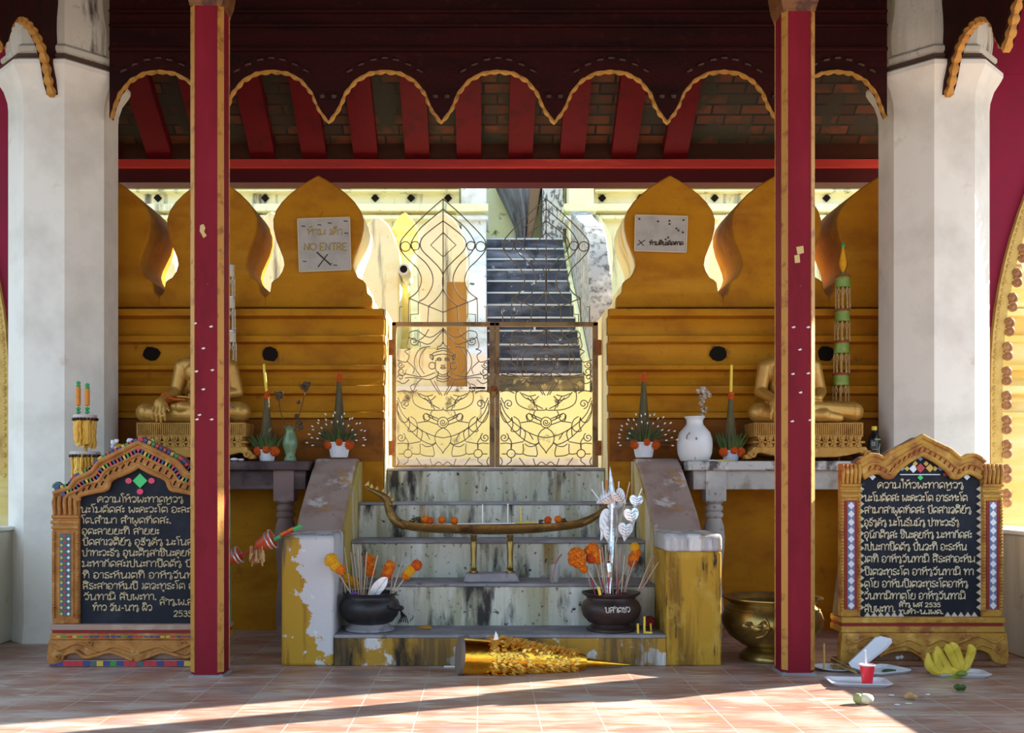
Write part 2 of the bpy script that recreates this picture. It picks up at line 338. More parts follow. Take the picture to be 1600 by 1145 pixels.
def tile_floor():
    m = bpy.data.materials.new('terracotta tiles'); m.use_nodes = True
    t = m.node_tree; N = t.nodes; L = t.links; b = N['Principled BSDF']
    g = N.new('ShaderNodeNewGeometry'); sp = N.new('ShaderNodeSeparateXYZ'); L.new(g.outputs['Position'], sp.inputs[0])
    def mt(op, a, c=None):
        n = N.new('ShaderNodeMath'); n.operation = op
        for i, q in enumerate((a, c)):
            if q is None: continue
            if isinstance(q, (int, float)): n.inputs[i].default_value = q
            else: L.new(q, n.inputs[i])
        return n.outputs[0]
    ux = mt('DIVIDE', mt('ADD', sp.outputs[0], 0.028+30), .3); uy = mt('DIVIDE', mt('SUBTRACT', sp.outputs[1], 5.73-30), .3)
    fx, fy = mt('FRACT', ux), mt('FRACT', uy)
    ex = mt('MINIMUM', fx, mt('SUBTRACT', 1.0, fx)); ey = mt('MINIMUM', fy, mt('SUBTRACT', 1.0, fy))
    gro = mt('MAXIMUM', mt('LESS_THAN', ex, .010), mt('LESS_THAN', ey, .009))
    cb = N.new('ShaderNodeCombineXYZ'); L.new(mt('FLOOR', ux), cb.inputs[0]); L.new(mt('FLOOR', uy), cb.inputs[1])
    wn = N.new('ShaderNodeTexWhiteNoise'); wn.noise_dimensions = '3D'; L.new(cb.outputs[0], wn.inputs['Vector'])
    def noise(scale, st, off):
        mp = N.new('ShaderNodeMapping'); mp.inputs['Scale'].default_value = st; mp.inputs['Location'].default_value = (off, off, 0)
        L.new(g.outputs['Position'], mp.inputs[0]); n = N.new('ShaderNodeTexNoise'); n.inputs['Scale'].default_value = scale
        n.inputs['Detail'].default_value = 7; L.new(mp.outputs[0], n.inputs['Vector']); return n.outputs[0]
    def mix(f, a, c):
        x = N.new('ShaderNodeMix'); x.data_type = 'RGBA'; L.new(f, x.inputs[0])
        for i, q in ((6, a), (7, c)):
            if isinstance(q, tuple): x.inputs[i].default_value = (*q, 1)
            else: L.new(q, x.inputs[i])
        return x.outputs[2]
    def rng(v, lo, hi):
        n = N.new('ShaderNodeMapRange'); n.inputs[1].default_value = lo; n.inputs[2].default_value = hi; L.new(v, n.inputs[0]); return n.outputs[0]
    c = mix(rng(noise(3.5, (.6, 1.4, 1), 2), .40, .62), (.36, .20, .155), (.55, .44, .38))
    c = mix(rng(noise(9, (.35, 2.0, 1), 9), .52, .66), c, (.44, .20, .11))
    c = mix(mt('MULTIPLY', rng(wn.outputs[0], .55, 1.0), .45), c, (.36, .15, .10))
    c = mix(rng(noise(14, (.3, 2.0, 1), 5), .58, .70), c, (.66, .57, .50))
    c = mix(rng(noise(2.0, (1, 1, 1), 15), .58, .75), c, (.27, .22, .225))
    c = mix(gro, c, (.52, .45, .40))
    L.new(c, b.inputs['Base Color']); b.inputs['Roughness'].default_value = .42; b.inputs['Specular IOR Level'].default_value = .45
    bp = N.new('ShaderNodeBump'); bp.inputs['Strength'].default_value = .25; bp.inputs['Distance'].default_value = .004
    L.new(mt('SUBTRACT', noise(25, U, 1), gro), bp.inputs['Height']); L.new(bp.outputs[0], b.inputs['Normal'])
    return m
def roof_mat():
    m = bpy.data.materials.new('clay roof tiles'); m.use_nodes = True
    t = m.node_tree; N = t.nodes; L = t.links; b = N['Principled BSDF']; b.inputs['Roughness'].default_value = .85
    tc = N.new('ShaderNodeTexCoord'); br = N.new('ShaderNodeTexBrick')
    br.inputs['Scale'].default_value = 1.0; br.inputs['Brick Width'].default_value = .24; br.inputs['Row Height'].default_value = .10
    br.inputs['Mortar Size'].default_value = .014; br.inputs['Mortar Smooth'].default_value = .6; br.offset_frequency = 2
    br.inputs['Color1'].default_value = (.15, .040, .010, 1); br.inputs['Color2'].default_value = (.035, .018, .009, 1); br.inputs['Mortar'].default_value = (.008, .006, .004, 1)
    L.new(tc.outputs['Object'], br.inputs['Vector'])
    n = N.new('ShaderNodeTexNoise'); n.inputs['Scale'].default_value = 5; n.inputs['Detail'].default_value = 6; L.new(tc.outputs['Object'], n.inputs['Vector'])
    mr = N.new('ShaderNodeMapRange'); mr.inputs[1].default_value = .42; mr.inputs[2].default_value = .60; L.new(n.outputs[0], mr.inputs[0])
    mx = N.new('ShaderNodeMix'); mx.data_type = 'RGBA'; L.new(mr.outputs[0], mx.inputs[0]); L.new(br.outputs[0], mx.inputs[6]); mx.inputs[7].default_value = (.030, .026, .014, 1)
    L.new(mx.outputs[2], b.inputs['Base Color'])
    bp = N.new('ShaderNodeBump'); bp.inputs['Strength'].default_value = .6; L.new(br.outputs[0], bp.inputs['Height']); L.new(bp.outputs[0], b.inputs['Normal'])
    return m
FLOORM = tile_floor(); ROOFT = roof_mat()
GROUND = mat('pale courtyard paving', (.62, .61, .55), .85, 0, [((.45,.40,.33), 2, .45, .7, U), ((.2,.18,.15), 6, .66, .76, U)], .2, 20)
EARTH = mat('dusty ground', (.42, .35, .26), .9, 0, [((.33,.27,.19), 1, .45, .7, U)], .2, 10)
# ------------------------------------------------------------------ the setting
def st(mb, name, m, label=None, parent=None, **k):
    return mb.build(name, m, parent, label=label, kind='structure' if parent is None else None, **k)
st(MB().box(-7, 7, -3.0, 8.0, -.12, 0), 'floor', FLOORM, 'terracotta tiled porch floor with pale grout lines', smooth=0)
st(MB().box(-60, 60, -60, 60, -.30, -.13), 'ground', EARTH, 'dusty open ground around the porch', smooth=0)
court = MB().box(-.76, .96, 8.10, 8.78, .2, 1.262)
court.box(-16, 16, 8.78, 24, .2, 1.26)
st(court, 'courtyard_floor', GROUND, 'pale paved courtyard floor behind the iron gate', smooth=0)

# ochre enclosure wall with mouldings and a crest of leaf-shaped merlons
PROF = [(990,7.95),(722,7.95),(700,7.97),(655,7.98),(654,7.91),(645,7.91),(643,7.98),(618,8.0),(616,7.93),(604,7.92),(602,7.97),(590,8.02),(580,8.03),
        (579,7.93),(572,7.92),(570,8.01),(537,8.03),(535,7.96),(525,7.96),(523,8.03),(497,8.04),(495,7.94),(484,7.94),(482,8.05)]
WPROF = [(d, PZ(py, 8.0)) for py, d in PROF]
WPROF[0] = (7.95, -.02)
def merlon_outline(cx):
    h = [(84,480),(84,470),(83,463),(78,459),(75,455),(73,441),(69,437),(62,433),(56,423),(53,413),(55,402),(60,389),(66,374),(70,357),(70.5,342),(66,328),(57,315),(45,303),(30,291),(14,281),(5,276),(0,273)]
    r = [(PX(cx+a, 8.08), PZ(y, 8.08)) for a, y in h]
    l = [(PX(cx-a, 8.08), PZ(y, 8.08)) for a, y in h[::-1][1:]]
    return r + l
def wall(name, x0, x1, centres, holes, label, OCHRE=OCHRE, low_band=True):
    pts = WPROF + [(8.72, PZ(482, 8.0)), (8.72, -.02)]
    w = st(MB().prism(pts, x0, x1, 'x'), name, OCHRE, label, bevel=.006, smooth=20)
    if low_band: st(MB().box(x0+.004, x1-.004, 7.944, 7.99, PZ(721,7.97), PZ(655,7.97)), 'lower_band', LOWBAND, parent=w)  # darker reddish brown band along the wall above the tables
    for c in centres:
        gate_side = c in (497, 1047)
        st(MB().prism(merlon_outline(c), 8.08, 8.15 if gate_side else 8.74, 'y'), 'merlon', OCHRE, parent=w, bevel=.012, smooth=28)
        if gate_side: st(MB().prism(merlon_outline(c), 8.15, 8.74, 'y'), 'merlon_body', JAMB, parent=w, smooth=28)
    if low_band:
        e_ = x1 if x1 < 0 else x0; g_ = 1 if x1 < 0 else -1
        st(MB().prism([(y+.02, z) for y, z in WPROF] + [(8.72, PZ(483, 8.0)), (8.72, 0)], e_ + .004*g_, e_ + .012*g_, 'x'), 'jamb_face', JAMB, parent=w, smooth=20)
    for hx in holes:
        X, Z = PX(hx, 8.02), PZ(553, 8.02)
        q = [(X + .066*math.cos(2*math.pi*k/10 + .2)*random.uniform(.85,1.1), Z + .06*math.sin(2*math.pi*k/10 + .2)*random.uniform(.85,1.1)) for k in range(10)]
        st(MB().prism(q, 8.0, 8.05, 'y'), 'drain_hole', HOLE, parent=w)
    return w
LW = wall('wall_left', -3.56, -.775, [497, 331, 165], [422, 237], 'ochre moulded wall with leaf-shaped merlons left of the gate')
RW = wall('wall_right', .975, 3.74, [1047, 1213, 1379], [1122, 1290], 'ochre moulded wall with leaf-shaped merlons right of the gate')

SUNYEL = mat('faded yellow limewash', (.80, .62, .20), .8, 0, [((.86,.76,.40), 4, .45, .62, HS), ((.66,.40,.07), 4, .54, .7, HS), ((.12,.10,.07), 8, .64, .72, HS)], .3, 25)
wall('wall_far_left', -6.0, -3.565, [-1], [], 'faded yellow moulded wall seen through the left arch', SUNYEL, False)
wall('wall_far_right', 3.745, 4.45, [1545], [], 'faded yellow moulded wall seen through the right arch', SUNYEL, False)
# octagonal columns
def column(cx, label):
    c = (cx, 7.65, 0)
    t = thing('octagonal_column', c, label, 'column', kind='structure')
    MB().lathe([(.395,0),(.395,.01),(.385,.10),(.38,.12),(.38,3.86),(.385,3.92),(.41,4.0),(.455,4.07),(.47,4.10),(.47,4.13),(.40,4.17)], c, 8, ph=R(22.5)).build('shaft', COLUMN, t, smooth=15)
    MB().lathe([(.42,4.155),(.435,4.165),(.435,4.185),(.40,4.195)], c, 8, ph=R(22.5)).build('groove_ring', GROOVE, t, smooth=15)
    MB().lathe([(.40,4.19),(.43,4.215),(.43,4.24),(.395,4.27),(.405,4.36),(.40,4.45),(.375,4.58),(.36,4.75),(.36,5.3)], c, 8, ph=R(22.5)).build('lotus_neck', COLDIRTY, t, smooth=15)
    return t
column(-3.13, 'white octagonal column on the left beside the mosaic board')
colr = column(3.36, 'white octagonal column on the right behind the zigzag bordered board')
# low parapets running forward from the columns
for s, X0, X1, lab, y0 in ((-1, -3.75, -3.42, 'cream parapet on the left, running forward from the column', 5.9), (1, 3.53, 3.85, 'cream parapet on the right, running forward from the column', -2.0)):
    w = thing('parapet', ((X0+X1)/2, 6, 0), lab, 'parapet', kind='structure')
    MB().box(X0, X1, y0, 7.5, 0, .80).build('parapet_body', LOWW, w, bevel=.01)
    MB().box(X0-.02, X1+.02, y0, 7.5, .80, .83).build('coping', CWHITE, w, bevel=.008)

# maroon side walls with a gilded pointed arch
def arch_wall(s, name, label):
    d0, d1 = 7.62, 7.74
    jx = s * (PX(1548, 7.62) if s > 0 else -PX(13, 7.62)) # jamb
    jx = abs(jx); top = 4.35
    def off(z): return 0 if z < 1.9 else (z-1.9)**2/(2*3.7)
    zs = [0.0, .8, 1.2, 1.5, 1.7, 1.9] + [1.9 + .18*k for k in range(1, 13)]
    inner = [(s*(jx + off(z)), z) for z in zs]
    apex = (s*(jx + off(zs[-1]) + .9), 4.30)
    inner.append(apex)
    w = thing(name, (s*(jx+.5), 7.68, 0), label, 'wall', kind='structure')
    MB().strip([(s*3.40, z) for z in zs] + [(s*3.40, 4.6)], inner, d0+.04, d1).build('maroon_panel', MAROON, w, smooth=0)
    MB().strip([(s*3.40, 4.2), (s*7.5, 4.2)], [(s*3.40, 4.9), (s*7.5, 4.9)], d0+.03, d1+.02).build('maroon_head', MAROON, w, smooth=0)
    # border: plain band, bead line, scroll brackets
    band = [(p[0] + s*.09, p[1]) for p in inner]
    MB().strip(inner[2:], band[2:], d0, d1).build('arch_border', GOLDARCH, w, smooth=0)
    b = MB()
    for i in range(2, len(inner)-2):
        for q in range(4):
            a = Vector((inner[i][0], 0, inner[i][1])).lerp(Vector((inner[i+1][0], 0, inner[i+1][1])), q/4)
            b.ell((a.x + s*.028, d0, a.z), (.014,.012,.018), 8)
    b.build('bead_line', GOLDARCH, w)
    for k in range(14):
        z = 1.02 + .182*k
        if z > 3.7: break
        x = s*(jx + off(z) + .10)
        e = MB()
        for g in (0, 1):
            c = (x + s*.012, z + .045 - .07*g)
            pts = []
            for q in range(15):
                a = (R(-120) + R(400)*q/14); rr = .040*(1 - .62*q/14)
                pts.append((c[0] + s*rr*math.cos(a), d0 - .005, c[1] + rr*math.sin(a)*(1 if g == 0 else -1)*1.0))
            e.tube(pts, [.013*(1-.3*q/14) for q in range(15)], 6)
            e.ell((c[0]+s*.004, d0, c[1]), (.026,.02,.026), 10)
        e.build('scroll_bracket', SCROLL, w)
    return w
arch_wall(1, 'wall_arch_right', 'maroon wall with gilded scroll arch right of the right column')
arch_wall(-1, 'wall_arch_left', 'maroon wall with gilded scroll arch left of the left column')

# roof over the porch, lean-to roof over the wall
st(MB().box(-3.6, 3.8, -7.0, 7.5, 5.25, 5.35), 'ceiling', DKRED, 'dark porch ceiling above the columns', smooth=0)
for s, lab, x0 in ((-1, 'side aisle roof left of the left column', -3.45), (1, 'side aisle roof right of the right column', 3.65)):
    m = MB().prism([(x0, 5.25), (x0 + s*1.4, 4.45), (x0 + s*1.4, 4.55), (x0, 5.36)], 4.0, 7.9, 'y')
    o = st(m, 'aisle_roof', DKRED, lab, smooth=0)
    for k in range(6):
        y = 4.3 + .6*k
        MB().prism([(x0, 5.17), (x0 + s*1.37, 4.387), (x0 + s*1.37, 4.457), (x0, 5.25)], y, y+.12, 'y').build('rafter', RAFTER, o, smooth=0)
y0, z0, y1, z1 = 9.08, 4.02, 7.35, 5.20
dv = Vector((0, y1-y0, z1-z0)); nrm = Vector((0, dv.z, -dv.y)).normalized()
roof = bpy.data.meshes.new('lean_to_roof'); L_ = dv.length
b = MB().box(-4.2, 4.4, 0, L_, 0, .07); 
roof.from_pydata(b.v, [], b.f); roof.materials.append(ROOFT)
ro = bpy.data.objects.new('lean_to_roof', roof); COL.objects.link(ro); ro.location = (0, y0, z0); ro.rotation_euler = (math.atan2(dv.z, dv.y), 0, 0)
WL[ro.name] = Vector((0,0,0)); tag(ro, 'brick coloured lean-to roof over the ochre wall, seen from below', None, None, 'structure')
# the roof's local y runs up the slope and local z points downward, so rafters sit on the +z side
k = 0; x = PX(398, 9.0)
for i in range(-7, 9):
    X = .0 + PX(400 + 83*i, 8.6)
    if X < -4 or X > 4.2: continue
    e = MB().box(X-.105, X+.105, .02, L_-.02, .07, .17)
    e.build('rafter', RAFTER, ro, smooth=0)
# eave beam: brown face, bright red fillet, dark red soffit board
bm_ = thing('beam', (0, 8.9, 3.7), 'long red eave beam under the lean-to roof', 'beam', kind='structure')
bm_['kind'] = 'structure'
MB().box(-4.3, 4.5, 8.87, 9.03, PZ(247,8.87), PZ(221,8.87)).build('beam_face', BROWN, bm_, smooth=0)
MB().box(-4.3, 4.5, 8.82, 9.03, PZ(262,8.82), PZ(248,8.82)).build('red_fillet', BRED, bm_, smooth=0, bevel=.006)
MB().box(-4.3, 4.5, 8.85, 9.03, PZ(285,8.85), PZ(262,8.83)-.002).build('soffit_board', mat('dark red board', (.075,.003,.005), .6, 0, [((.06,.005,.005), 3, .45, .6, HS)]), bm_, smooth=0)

# carved valances
ARC = [(0,0),(.06,8),(.12,14),(.19,25),(.28,45),(.47,65),(.72,77),(1.0,80)]   # from the tip (0) to the crown (1), heights in px
def scallop(v0, period, n, d):
    pts = []
    for i in range(n):
        h = [(v0 + period*i + period/2*a, b) for a, b in ARC]
        g = [(v0 + period*(i+1) - period/2*a, b) for a, b in ARC[::-1][1:]]
        pts += (h + g) if i == n-1 else (h + g[:-1])
    return pts
def gold_line(path, r, n=5, seg=9):
    """rope-like gilded lip along a scallop"""
    e = MB(); out = []; rs = []
    for i in range(len(path)-1):
        a, b = Vector(path[i]), Vector(path[i+1]); m = max(2, int((b-a).length/.012))
        for q in range(m): out.append(a.lerp(b, q/m))
    out.append(Vector(path[-1])); acc = 0
    for i, p in enumerate(out):
        if i: acc += (p-out[i-1]).length
        rs.append(r*(.62 + .5*abs(math.sin(math.pi*acc/.075))))
    return e.tube(out, rs, n)
sc = scallop(159.5, 176.7, 7, 7.42)
low = [(PX(x, 7.42), PZ(188-h, 7.42)) for x, h in sc]
low = [p for p in low if PX(171, 7.42) <= p[0] <= PX(1385, 7.42)]
low = [(PX(171,7.42), PZ(183,7.42))] + low + [(PX(1386,7.42), PZ(181,7.42))]
up = [(p[0], 5.25) for p in low]
v = thing('carved_valance', (0.1, 7.45, 3.8), 'dark red carved valance with gilded scallops hanging between the two white columns', 'valance')
MB().strip(low, up, 7.42, 7.50).build('valance_board', DKRED, v, smooth=0)
gold_line([(p[0], 7.445, p[1]-.002) for p in low], .022).build('gilded_lip', GOLDE, v)
e = MB()
for i in range(7):
    for q in (-.62,-.42,-.2,0,.2,.42,.62):
        X = 159.5 + 176.7*(i+.5) + q*88; hh = 100 + 45*abs(q)**1.7 - 9
        if 175 < X < 1380: e.ell((PX(X,7.42), 7.42, PZ(hh,7.42)), (.035,.025,.016), 8, M=Matrix.Rotation(R(45*q), 3, 'Y'))
    X = 159.5 + 176.7*i
    for q in (-9, 9):
        if 185 < X+q < 1370: e.ell((PX(X+q,7.42), 7.42, PZ(150,7.42)), (.026,.025,.03), 8)
e.build('leaf_boss', mat('gilt touched carving', (.035,.007,.004), .5, .2, [((.30,.14,.04), 30, .64, .72, U)]), v)
e = MB()
for zz, hh in ((PZ(82,7.42), .03), (PZ(44,7.42), .02), (PZ(22,7.42), .02)): e.box(PX(172,7.42), PX(1385,7.42), 7.385, 7.42, zz, zz+hh)
e.build('cross_rib', DKRED, v, bevel=.006)
for s, X, lab in ((-1, -3.07, 'dark red valance with gilded scallops running forward from the left column'), (1, 3.31, 'dark red valance with gilded scallops running forward from the right column')):
    v = thing('side_valance', (X, 5.0, 3.8), lab, 'valance')
    lo = []
    for i in range(8):
        y = 7.30 - .82*i
        q = [(y - .41*a, 3.90 + b*.0043) for a, b in ARC] + [(y - .82 + .41*a, 3.90 + b*.0043) for a, b in ARC[::-1][1:]]
        lo += q if i == 7 else q[:-1]
    n = len(lo)
    vs = [(X-.04, p[0], p[1]) for p in lo] + [(X-.04, p[0], 5.25) for p in lo] + [(X+.04, p[0], p[1]) for p in lo] + [(X+.04, p[0], 5.25) for p in lo]
    fs = []
    for i in range(n-1): fs += [(i,i+1,n+i+1,n+i),(2*n+i,3*n+i,3*n+i+1,2*n+i+1),(i,2*n+i,2*n+i+1,i+1)]
    fs += [(0,n,3*n,2*n),(n-1,3*n-1,4*n-1,2*n-1)]
    MB().add(vs, fs).build('valance_board', DKRED, v, smooth=0)
    gold_line([(X, p[0], p[1]-.004) for p in lo], .036).build('gilded_lip', GOLDE, v)

# red square posts with gilded corners
def post(px0, px1, d, label, chips, patch):
    x0, x1 = PX(px0, d), PX(px1, d); w = x1-x0; c = .025
    t = thing('red_post', ((x0+x1)/2, d+w/2, 0), label, 'post')
    q = [(x0+c,d),(x1-c,d),(x1,d+c),(x1,d+w-c),(x1-c,d+w),(x0+c,d+w),(x0,d+w-c),(x0,d+c)]
    MB().prism(q, 0, 5.25, 'z').build('shaft', RED, t, smooth=0)
    for cx, cy, sx, sy in ((x0,d,1,1),(x1,d,-1,1),(x0,d+w,1,-1),(x1,d+w,-1,-1)):
        g = [(cx+sx*c, cy-sy*.005), (cx-sx*.005, cy+sy*c), (cx+sx*.006, cy+sy*(c+.006)), (cx+sx*(c+.006), cy+sy*.006)]
        MB().prism(g, .03, 5.2, 'z').build('gilded_edge', GOLDE, t, smooth=0)
    MB().lathe([(.145,0),(.145,.012),(.11,.018)], ((x0+x1)/2, d+w/2, 0), 4, ph=R(45)).build('mortar_foot', TREAD, t, smooth=0)
    e = MB()
    for a, bb in chips:
        X, Z = PX(a, d), PZ(bb, d); r = .011
        e.prism([(X-r*1.2,Z),(X-.3*r,Z-r*.7),(X+r,Z-.2*r),(X+.5*r,Z+r*.6)], d-.003, d+.001, 'y')
    e.build('pearl_chips', PCHIP, t, smooth=0)
    e = MB()
    for poly in patch: e.prism([(PX(a,d), PZ(bb,d)) for a, bb in poly], d-.002, d+.001, 'y')
    e.build('bare_patch', YCHIP, t, smooth=0)
    # flaring carved leaf head
    e = MB()
    for z, r in ((3.90,.10),(3.99,.13),(4.08,.16)): pass
    e.lathe([(.136,3.955),(.140,3.97),(.160,4.02),(.178,4.12),(.165,4.14)], ((x0+x1)/2, d+w/2, 0), 4, ph=R(45)).build('carved_head', mat('dark gilt head', (.20,.075,.02), .5, .2, [((.08,.02,.01), 14, .48, .62, U)], .4, 60), t, smooth=0)
post(297, 347, 6.03, 'maroon post with gilded edges in front of the left seated statue', [(305,505),(318,544),(307,580),(332,578),(318,608),(308,655),(331,655),(312,648),(330,510)],
     [[(313,352),(318,350),(321,356),(319,362),(323,368),(318,372),(315,366),(312,361)]])
post(1224, 1274, 6.10, 'maroon post with gilded edges in front of the right seated statue', [(1240,511),(1263,511),(1250,546),(1239,584),(1263,583),(1251,613),(1238,658),(1266,656)],
     [[(1244,386),(1255,384),(1256,395),(1246,398)],[(1241,399),(1249,398),(1250,410),(1242,411)]])

# ------------------------------------------------------------------ steps between two cheek walls
DS = [6.40, 6.82, 7.24, 7.66, 8.085]; ZS = [.195, .475, .738, 1.0, 1.26]
t = thing('entrance_steps', (.1, 6.4, 0), 'stained plaster steps leading up to the iron gate', 'steps', kind='thing')
zl = 0
for i in range(5):
    x0, x1 = (-.935, 1.145) if i < 4 else (-.758, .958)
    dd = DS[i+1]+.02 if i < 3 else (7.90 if i == 3 else 8.10)
    e = MB().box(x0, x1, DS[i], dd, zl-(.0 if i == 0 else .01), ZS[i]-.022)
    if i == 3: e.box(-.758, .958, dd, 8.09, ZS[2], ZS[3])
    e.build('riser', STEPLOW if i == 0 else STEP, t, bevel=.008)
    MB().box(x0, x1, DS[i]-(.008 if i else 0), dd, ZS[i]-.022, ZS[i]).build('tread', TREAD, t, bevel=.007)
    zl = ZS[i]
for s, a, b_, lab, pm in ((-1, -1.275, -.935, 'left stair cheek with a peeling ochre pier and bare plaster slope', PIERW), (1, 1.145, 1.495, 'right stair cheek with a streaked ochre pier and bare plaster slope', PIER)):
    c = thing('stair_cheek', ((a+b_)/2, 6.9, 0), lab, 'balustrade')
    pts = [(6.40,0),(6.40,.79),(6.42,.815),(6.86,.825),(6.86,0)]
    if s < 0: MB().prism(pts, a+.012, b_, 'x').build('pier', pm, c, bevel=.018)
    else:
        MB().prism([(6.40,0),(6.40,.715),(6.86,.715),(6.86,0)], a, b_-.004, 'x').build('pier', pm, c, bevel=.012)
        MB().prism([(6.395,.715),(6.395,.80),(6.42,.825),(6.86,.83),(6.86,.715)], a-.004, b_, 'x').build('pier_cap', CAPGREY, c, bevel=.018)
    MB().prism([(6.86,0),(6.86,.80),(7.05,.95),(7.35,1.13),(7.60,1.27),(7.72,1.325),(7.93,1.335),(7.93,0)], a+.01, b_-.02, 'x').build('slope', CHEEK, c, bevel=.02)
    xi = b_ if s < 0 else a
    MB().prism([(6.87,0),(6.87,.78),(7.35,1.10),(7.72,1.30),(7.93,1.31),(7.93,0)], min(xi, xi + s*.03), max(xi, xi + s*.03), 'x').build('inner_face', CHEEKIN, c)

# stone shelf tables in front of the wall
LEGP = [(.055,0),(.055,.02),(.05,.04),(.062,.09),(.066,.17),(.060,.28),(.052,.38),(.05,.46),(.058,.56),(.068,.66),(.072,.74),(.064,.83),(.048,.88),(.060,.895),(.062,.915),(.046,.93),(.058,.945),(.060,.965),(.045,.985),(.062,1.0),(.062,1.01)]
def table(x0, x1, legs, lab, top, apr, leg):
    t = thing('shelf_table', ((x0+x1)/2, 7.74, 0), lab, 'table')
    MB().box(x0, x1, 7.53, 7.945, 1.235, 1.305).build('table_top', top, t, bevel=.012)
    MB().box(x0+.05, x1-.03, 7.58, 7.94, 1.095, 1.235).build('apron', apr, t, bevel=.004)
    for lx in legs:
        e = MB().box(lx-.075, lx+.075, 7.56, 7.71, 1.01, 1.235)
        e.lathe([(r*1.12, z) for r, z in LEGP], (lx, 7.635, 0), 20); e.build('leg', leg, t)
    return t
table(-2.80, -1.285, [PX(443,7.56), -2.62], 'dark wooden shelf table on turned legs under the left statue', TABLEL, TABLEL, TABLEP)
table(1.505, 2.975, [PX(1119,7.56), 2.85], 'pale plastered shelf table on turned legs under the right statue', SLABW, TABLER, TABLER)

# ------------------------------------------------------------------ courtyard behind the gate
c = thing('stupa_terrace', (.1, 11, 1.26), 'yellow terrace block at the foot of the dark courtyard stair', 'terrace', kind='structure')
ZT = PZ(611, 10.5)
MB().box(-4.0, 5.0, 10.5, 13.6, 1.26, ZT).build('terrace_block', PALEYEL, c, bevel=.01)
MB().box(-4.0, 5.0, 10.44, 10.5, 1.26, PZ(716,10.44)).build('kerb', CWHITE, c, bevel=.006)
MB().box(-4.0, .03, 10.46, 10.9, ZT, ZT+.045).build('ledge', CWHITE, c, bevel=.006)
MB().box(-4.0, -.17, 10.62, 13.6, ZT+.045, PZ(545,10.62)).build('upper_block', CREAM, c, bevel=.006)
s_ = thing('courtyard_stair', (.6, 10.5, ZT), 'dark slate courtyard stair with tread edges painted sunlit white', 'stair')
for i in range(12):
    y = 10.54 + .25*i; z = ZT + .186*(i-.0)
    MB().box(.045, 1.035, y, 13.9, z if i else ZT, z+.165).build('riser', STAIR if i else mat('mossy riser', (.20,.17,.09), .8, 0, [((.05,.05,.05), 6, .45, .6, HS), ((.45,.38,.18), 9, .55, .65, U)]), s_, smooth=0)
    MB().box(.045, 1.035, y-.012, 13.9, z+.165, z+.186).build('tread', STAIRTOP, s_, bevel=.005)
    ZTOP = z+.186
def curb(x0, x1, m, lab, rise):
    y0 = 10.46; q = [(y0, ZT), (y0, ZT+rise), (13.75, ZTOP+rise), (13.75, ZT)]
    MB().prism(q, x0, x1, 'x').build('stair_curb', m, None, bevel=.02, label=lab, category='curb')
curb(-.165, .04, CWHITE, 'white stair curb on the left of the dark courtyard stair', .38)
MB().prism([(10.46,ZT),(10.46,ZT+.32),(13.75,ZTOP+.10),(13.75,ZT)], 1.04, 1.09, 'x').build('stair_edge_wall', PALEYEL, None, label='narrow yellow edge wall right of the dark courtyard stair', category='curb', bevel=.01)
q = cat([(10.46,ZT+.1),(10.46,ZT+.75),(10.7,ZT+1.35),(11.2,ZT+1.85),(11.9,ZT+2.10),(12.8,ZT+2.45)], 4) + [(12.8, ZT+.1)]
MB().prism(q, 1.095, 1.33, 'x').build('stair_rail_wall', CGREY, None, label='grey curved rail wall right of the dark courtyard stair', category='rail wall', bevel=.02)
# naga body and speckled pillar above the stair head
yb = 13.85
def PB(px, py): return P(px, py, yb)
e = MB()
rows = [(270, 765, 846), (300, 778, 846), (330, 793, 841), (352, 803, 836), (372, 808, 830), (385, 810, 827)]
n = 22; vs = []
for py, a, b_ in rows:
    for k in range(n):
        f = k/(n-1); px = a + (b_-a)*f
        vs.append((PX(px, yb), yb - .16*math.sin(math.pi*f) - .03*math.sin(f*math.pi*9), PZ(py, yb)))
for py, a, b_ in rows:
    for k in range(n):
        f = k/(n-1); vs.append((PX(a+(b_-a)*f, yb), yb + .08, PZ(py, yb)))
fs = []; m_ = len(rows); O = m_*n
for j in range(m_-1):
    for k in range(n-1):
        fs += [(j*n+k, j*n+k+1, (j+1)*n+k+1, (j+1)*n+k), (O+(j+1)*n+k, O+(j+1)*n+k+1, O+j*n+k+1, O+j*n+k)]
    fs += [(j*n, (j+1)*n, O+(j+1)*n, O+j*n), ((j+1)*n-1, O+(j+1)*n-1, O+(j+2)*n-1, (j+2)*n-1)]
fs += [tuple(range(n))[::-1] + tuple(O+k for k in range(n)), tuple((m_-1)*n+k for k in range(n)) + tuple(O+(m_-1)*n+n-1-k for k in range(n))]
t = thing('fluted_pendant', (PX(815,yb), yb, PZ(380,yb)), 'grey fluted shape tapering down above the dark courtyard stair', 'ornament')
e.add(vs, fs).build('fluted_body', DRAPE, t, smooth=50)
MB().prism([(PX(828,yb), PZ(270,yb)), (PX(848,yb), PZ(270,yb)), (PX(836,yb), PZ(352,yb)), (PX(829,yb), PZ(380,yb)), (PX(822,yb), PZ(378,yb))], yb-.20, yb+.06, 'y').build('brown_flank', DRAPEB, t, bevel=.02)
MB().box(PX(846,yb), PX(880,yb), yb-.25, yb+.15, PZ(385,yb), PZ(262,yb)).build('speckled_pillar', SCALE, None, label='pale speckled pillar standing above the dark courtyard stair', category='pillar', bevel=.03)
MB().box(-4, 5, 14.05, 14.3, ZT, 6.6).build('stair_head_wall', PALEYEL, None, label='yellow wall at the head of the courtyard stair', kind='structure', smooth=0)
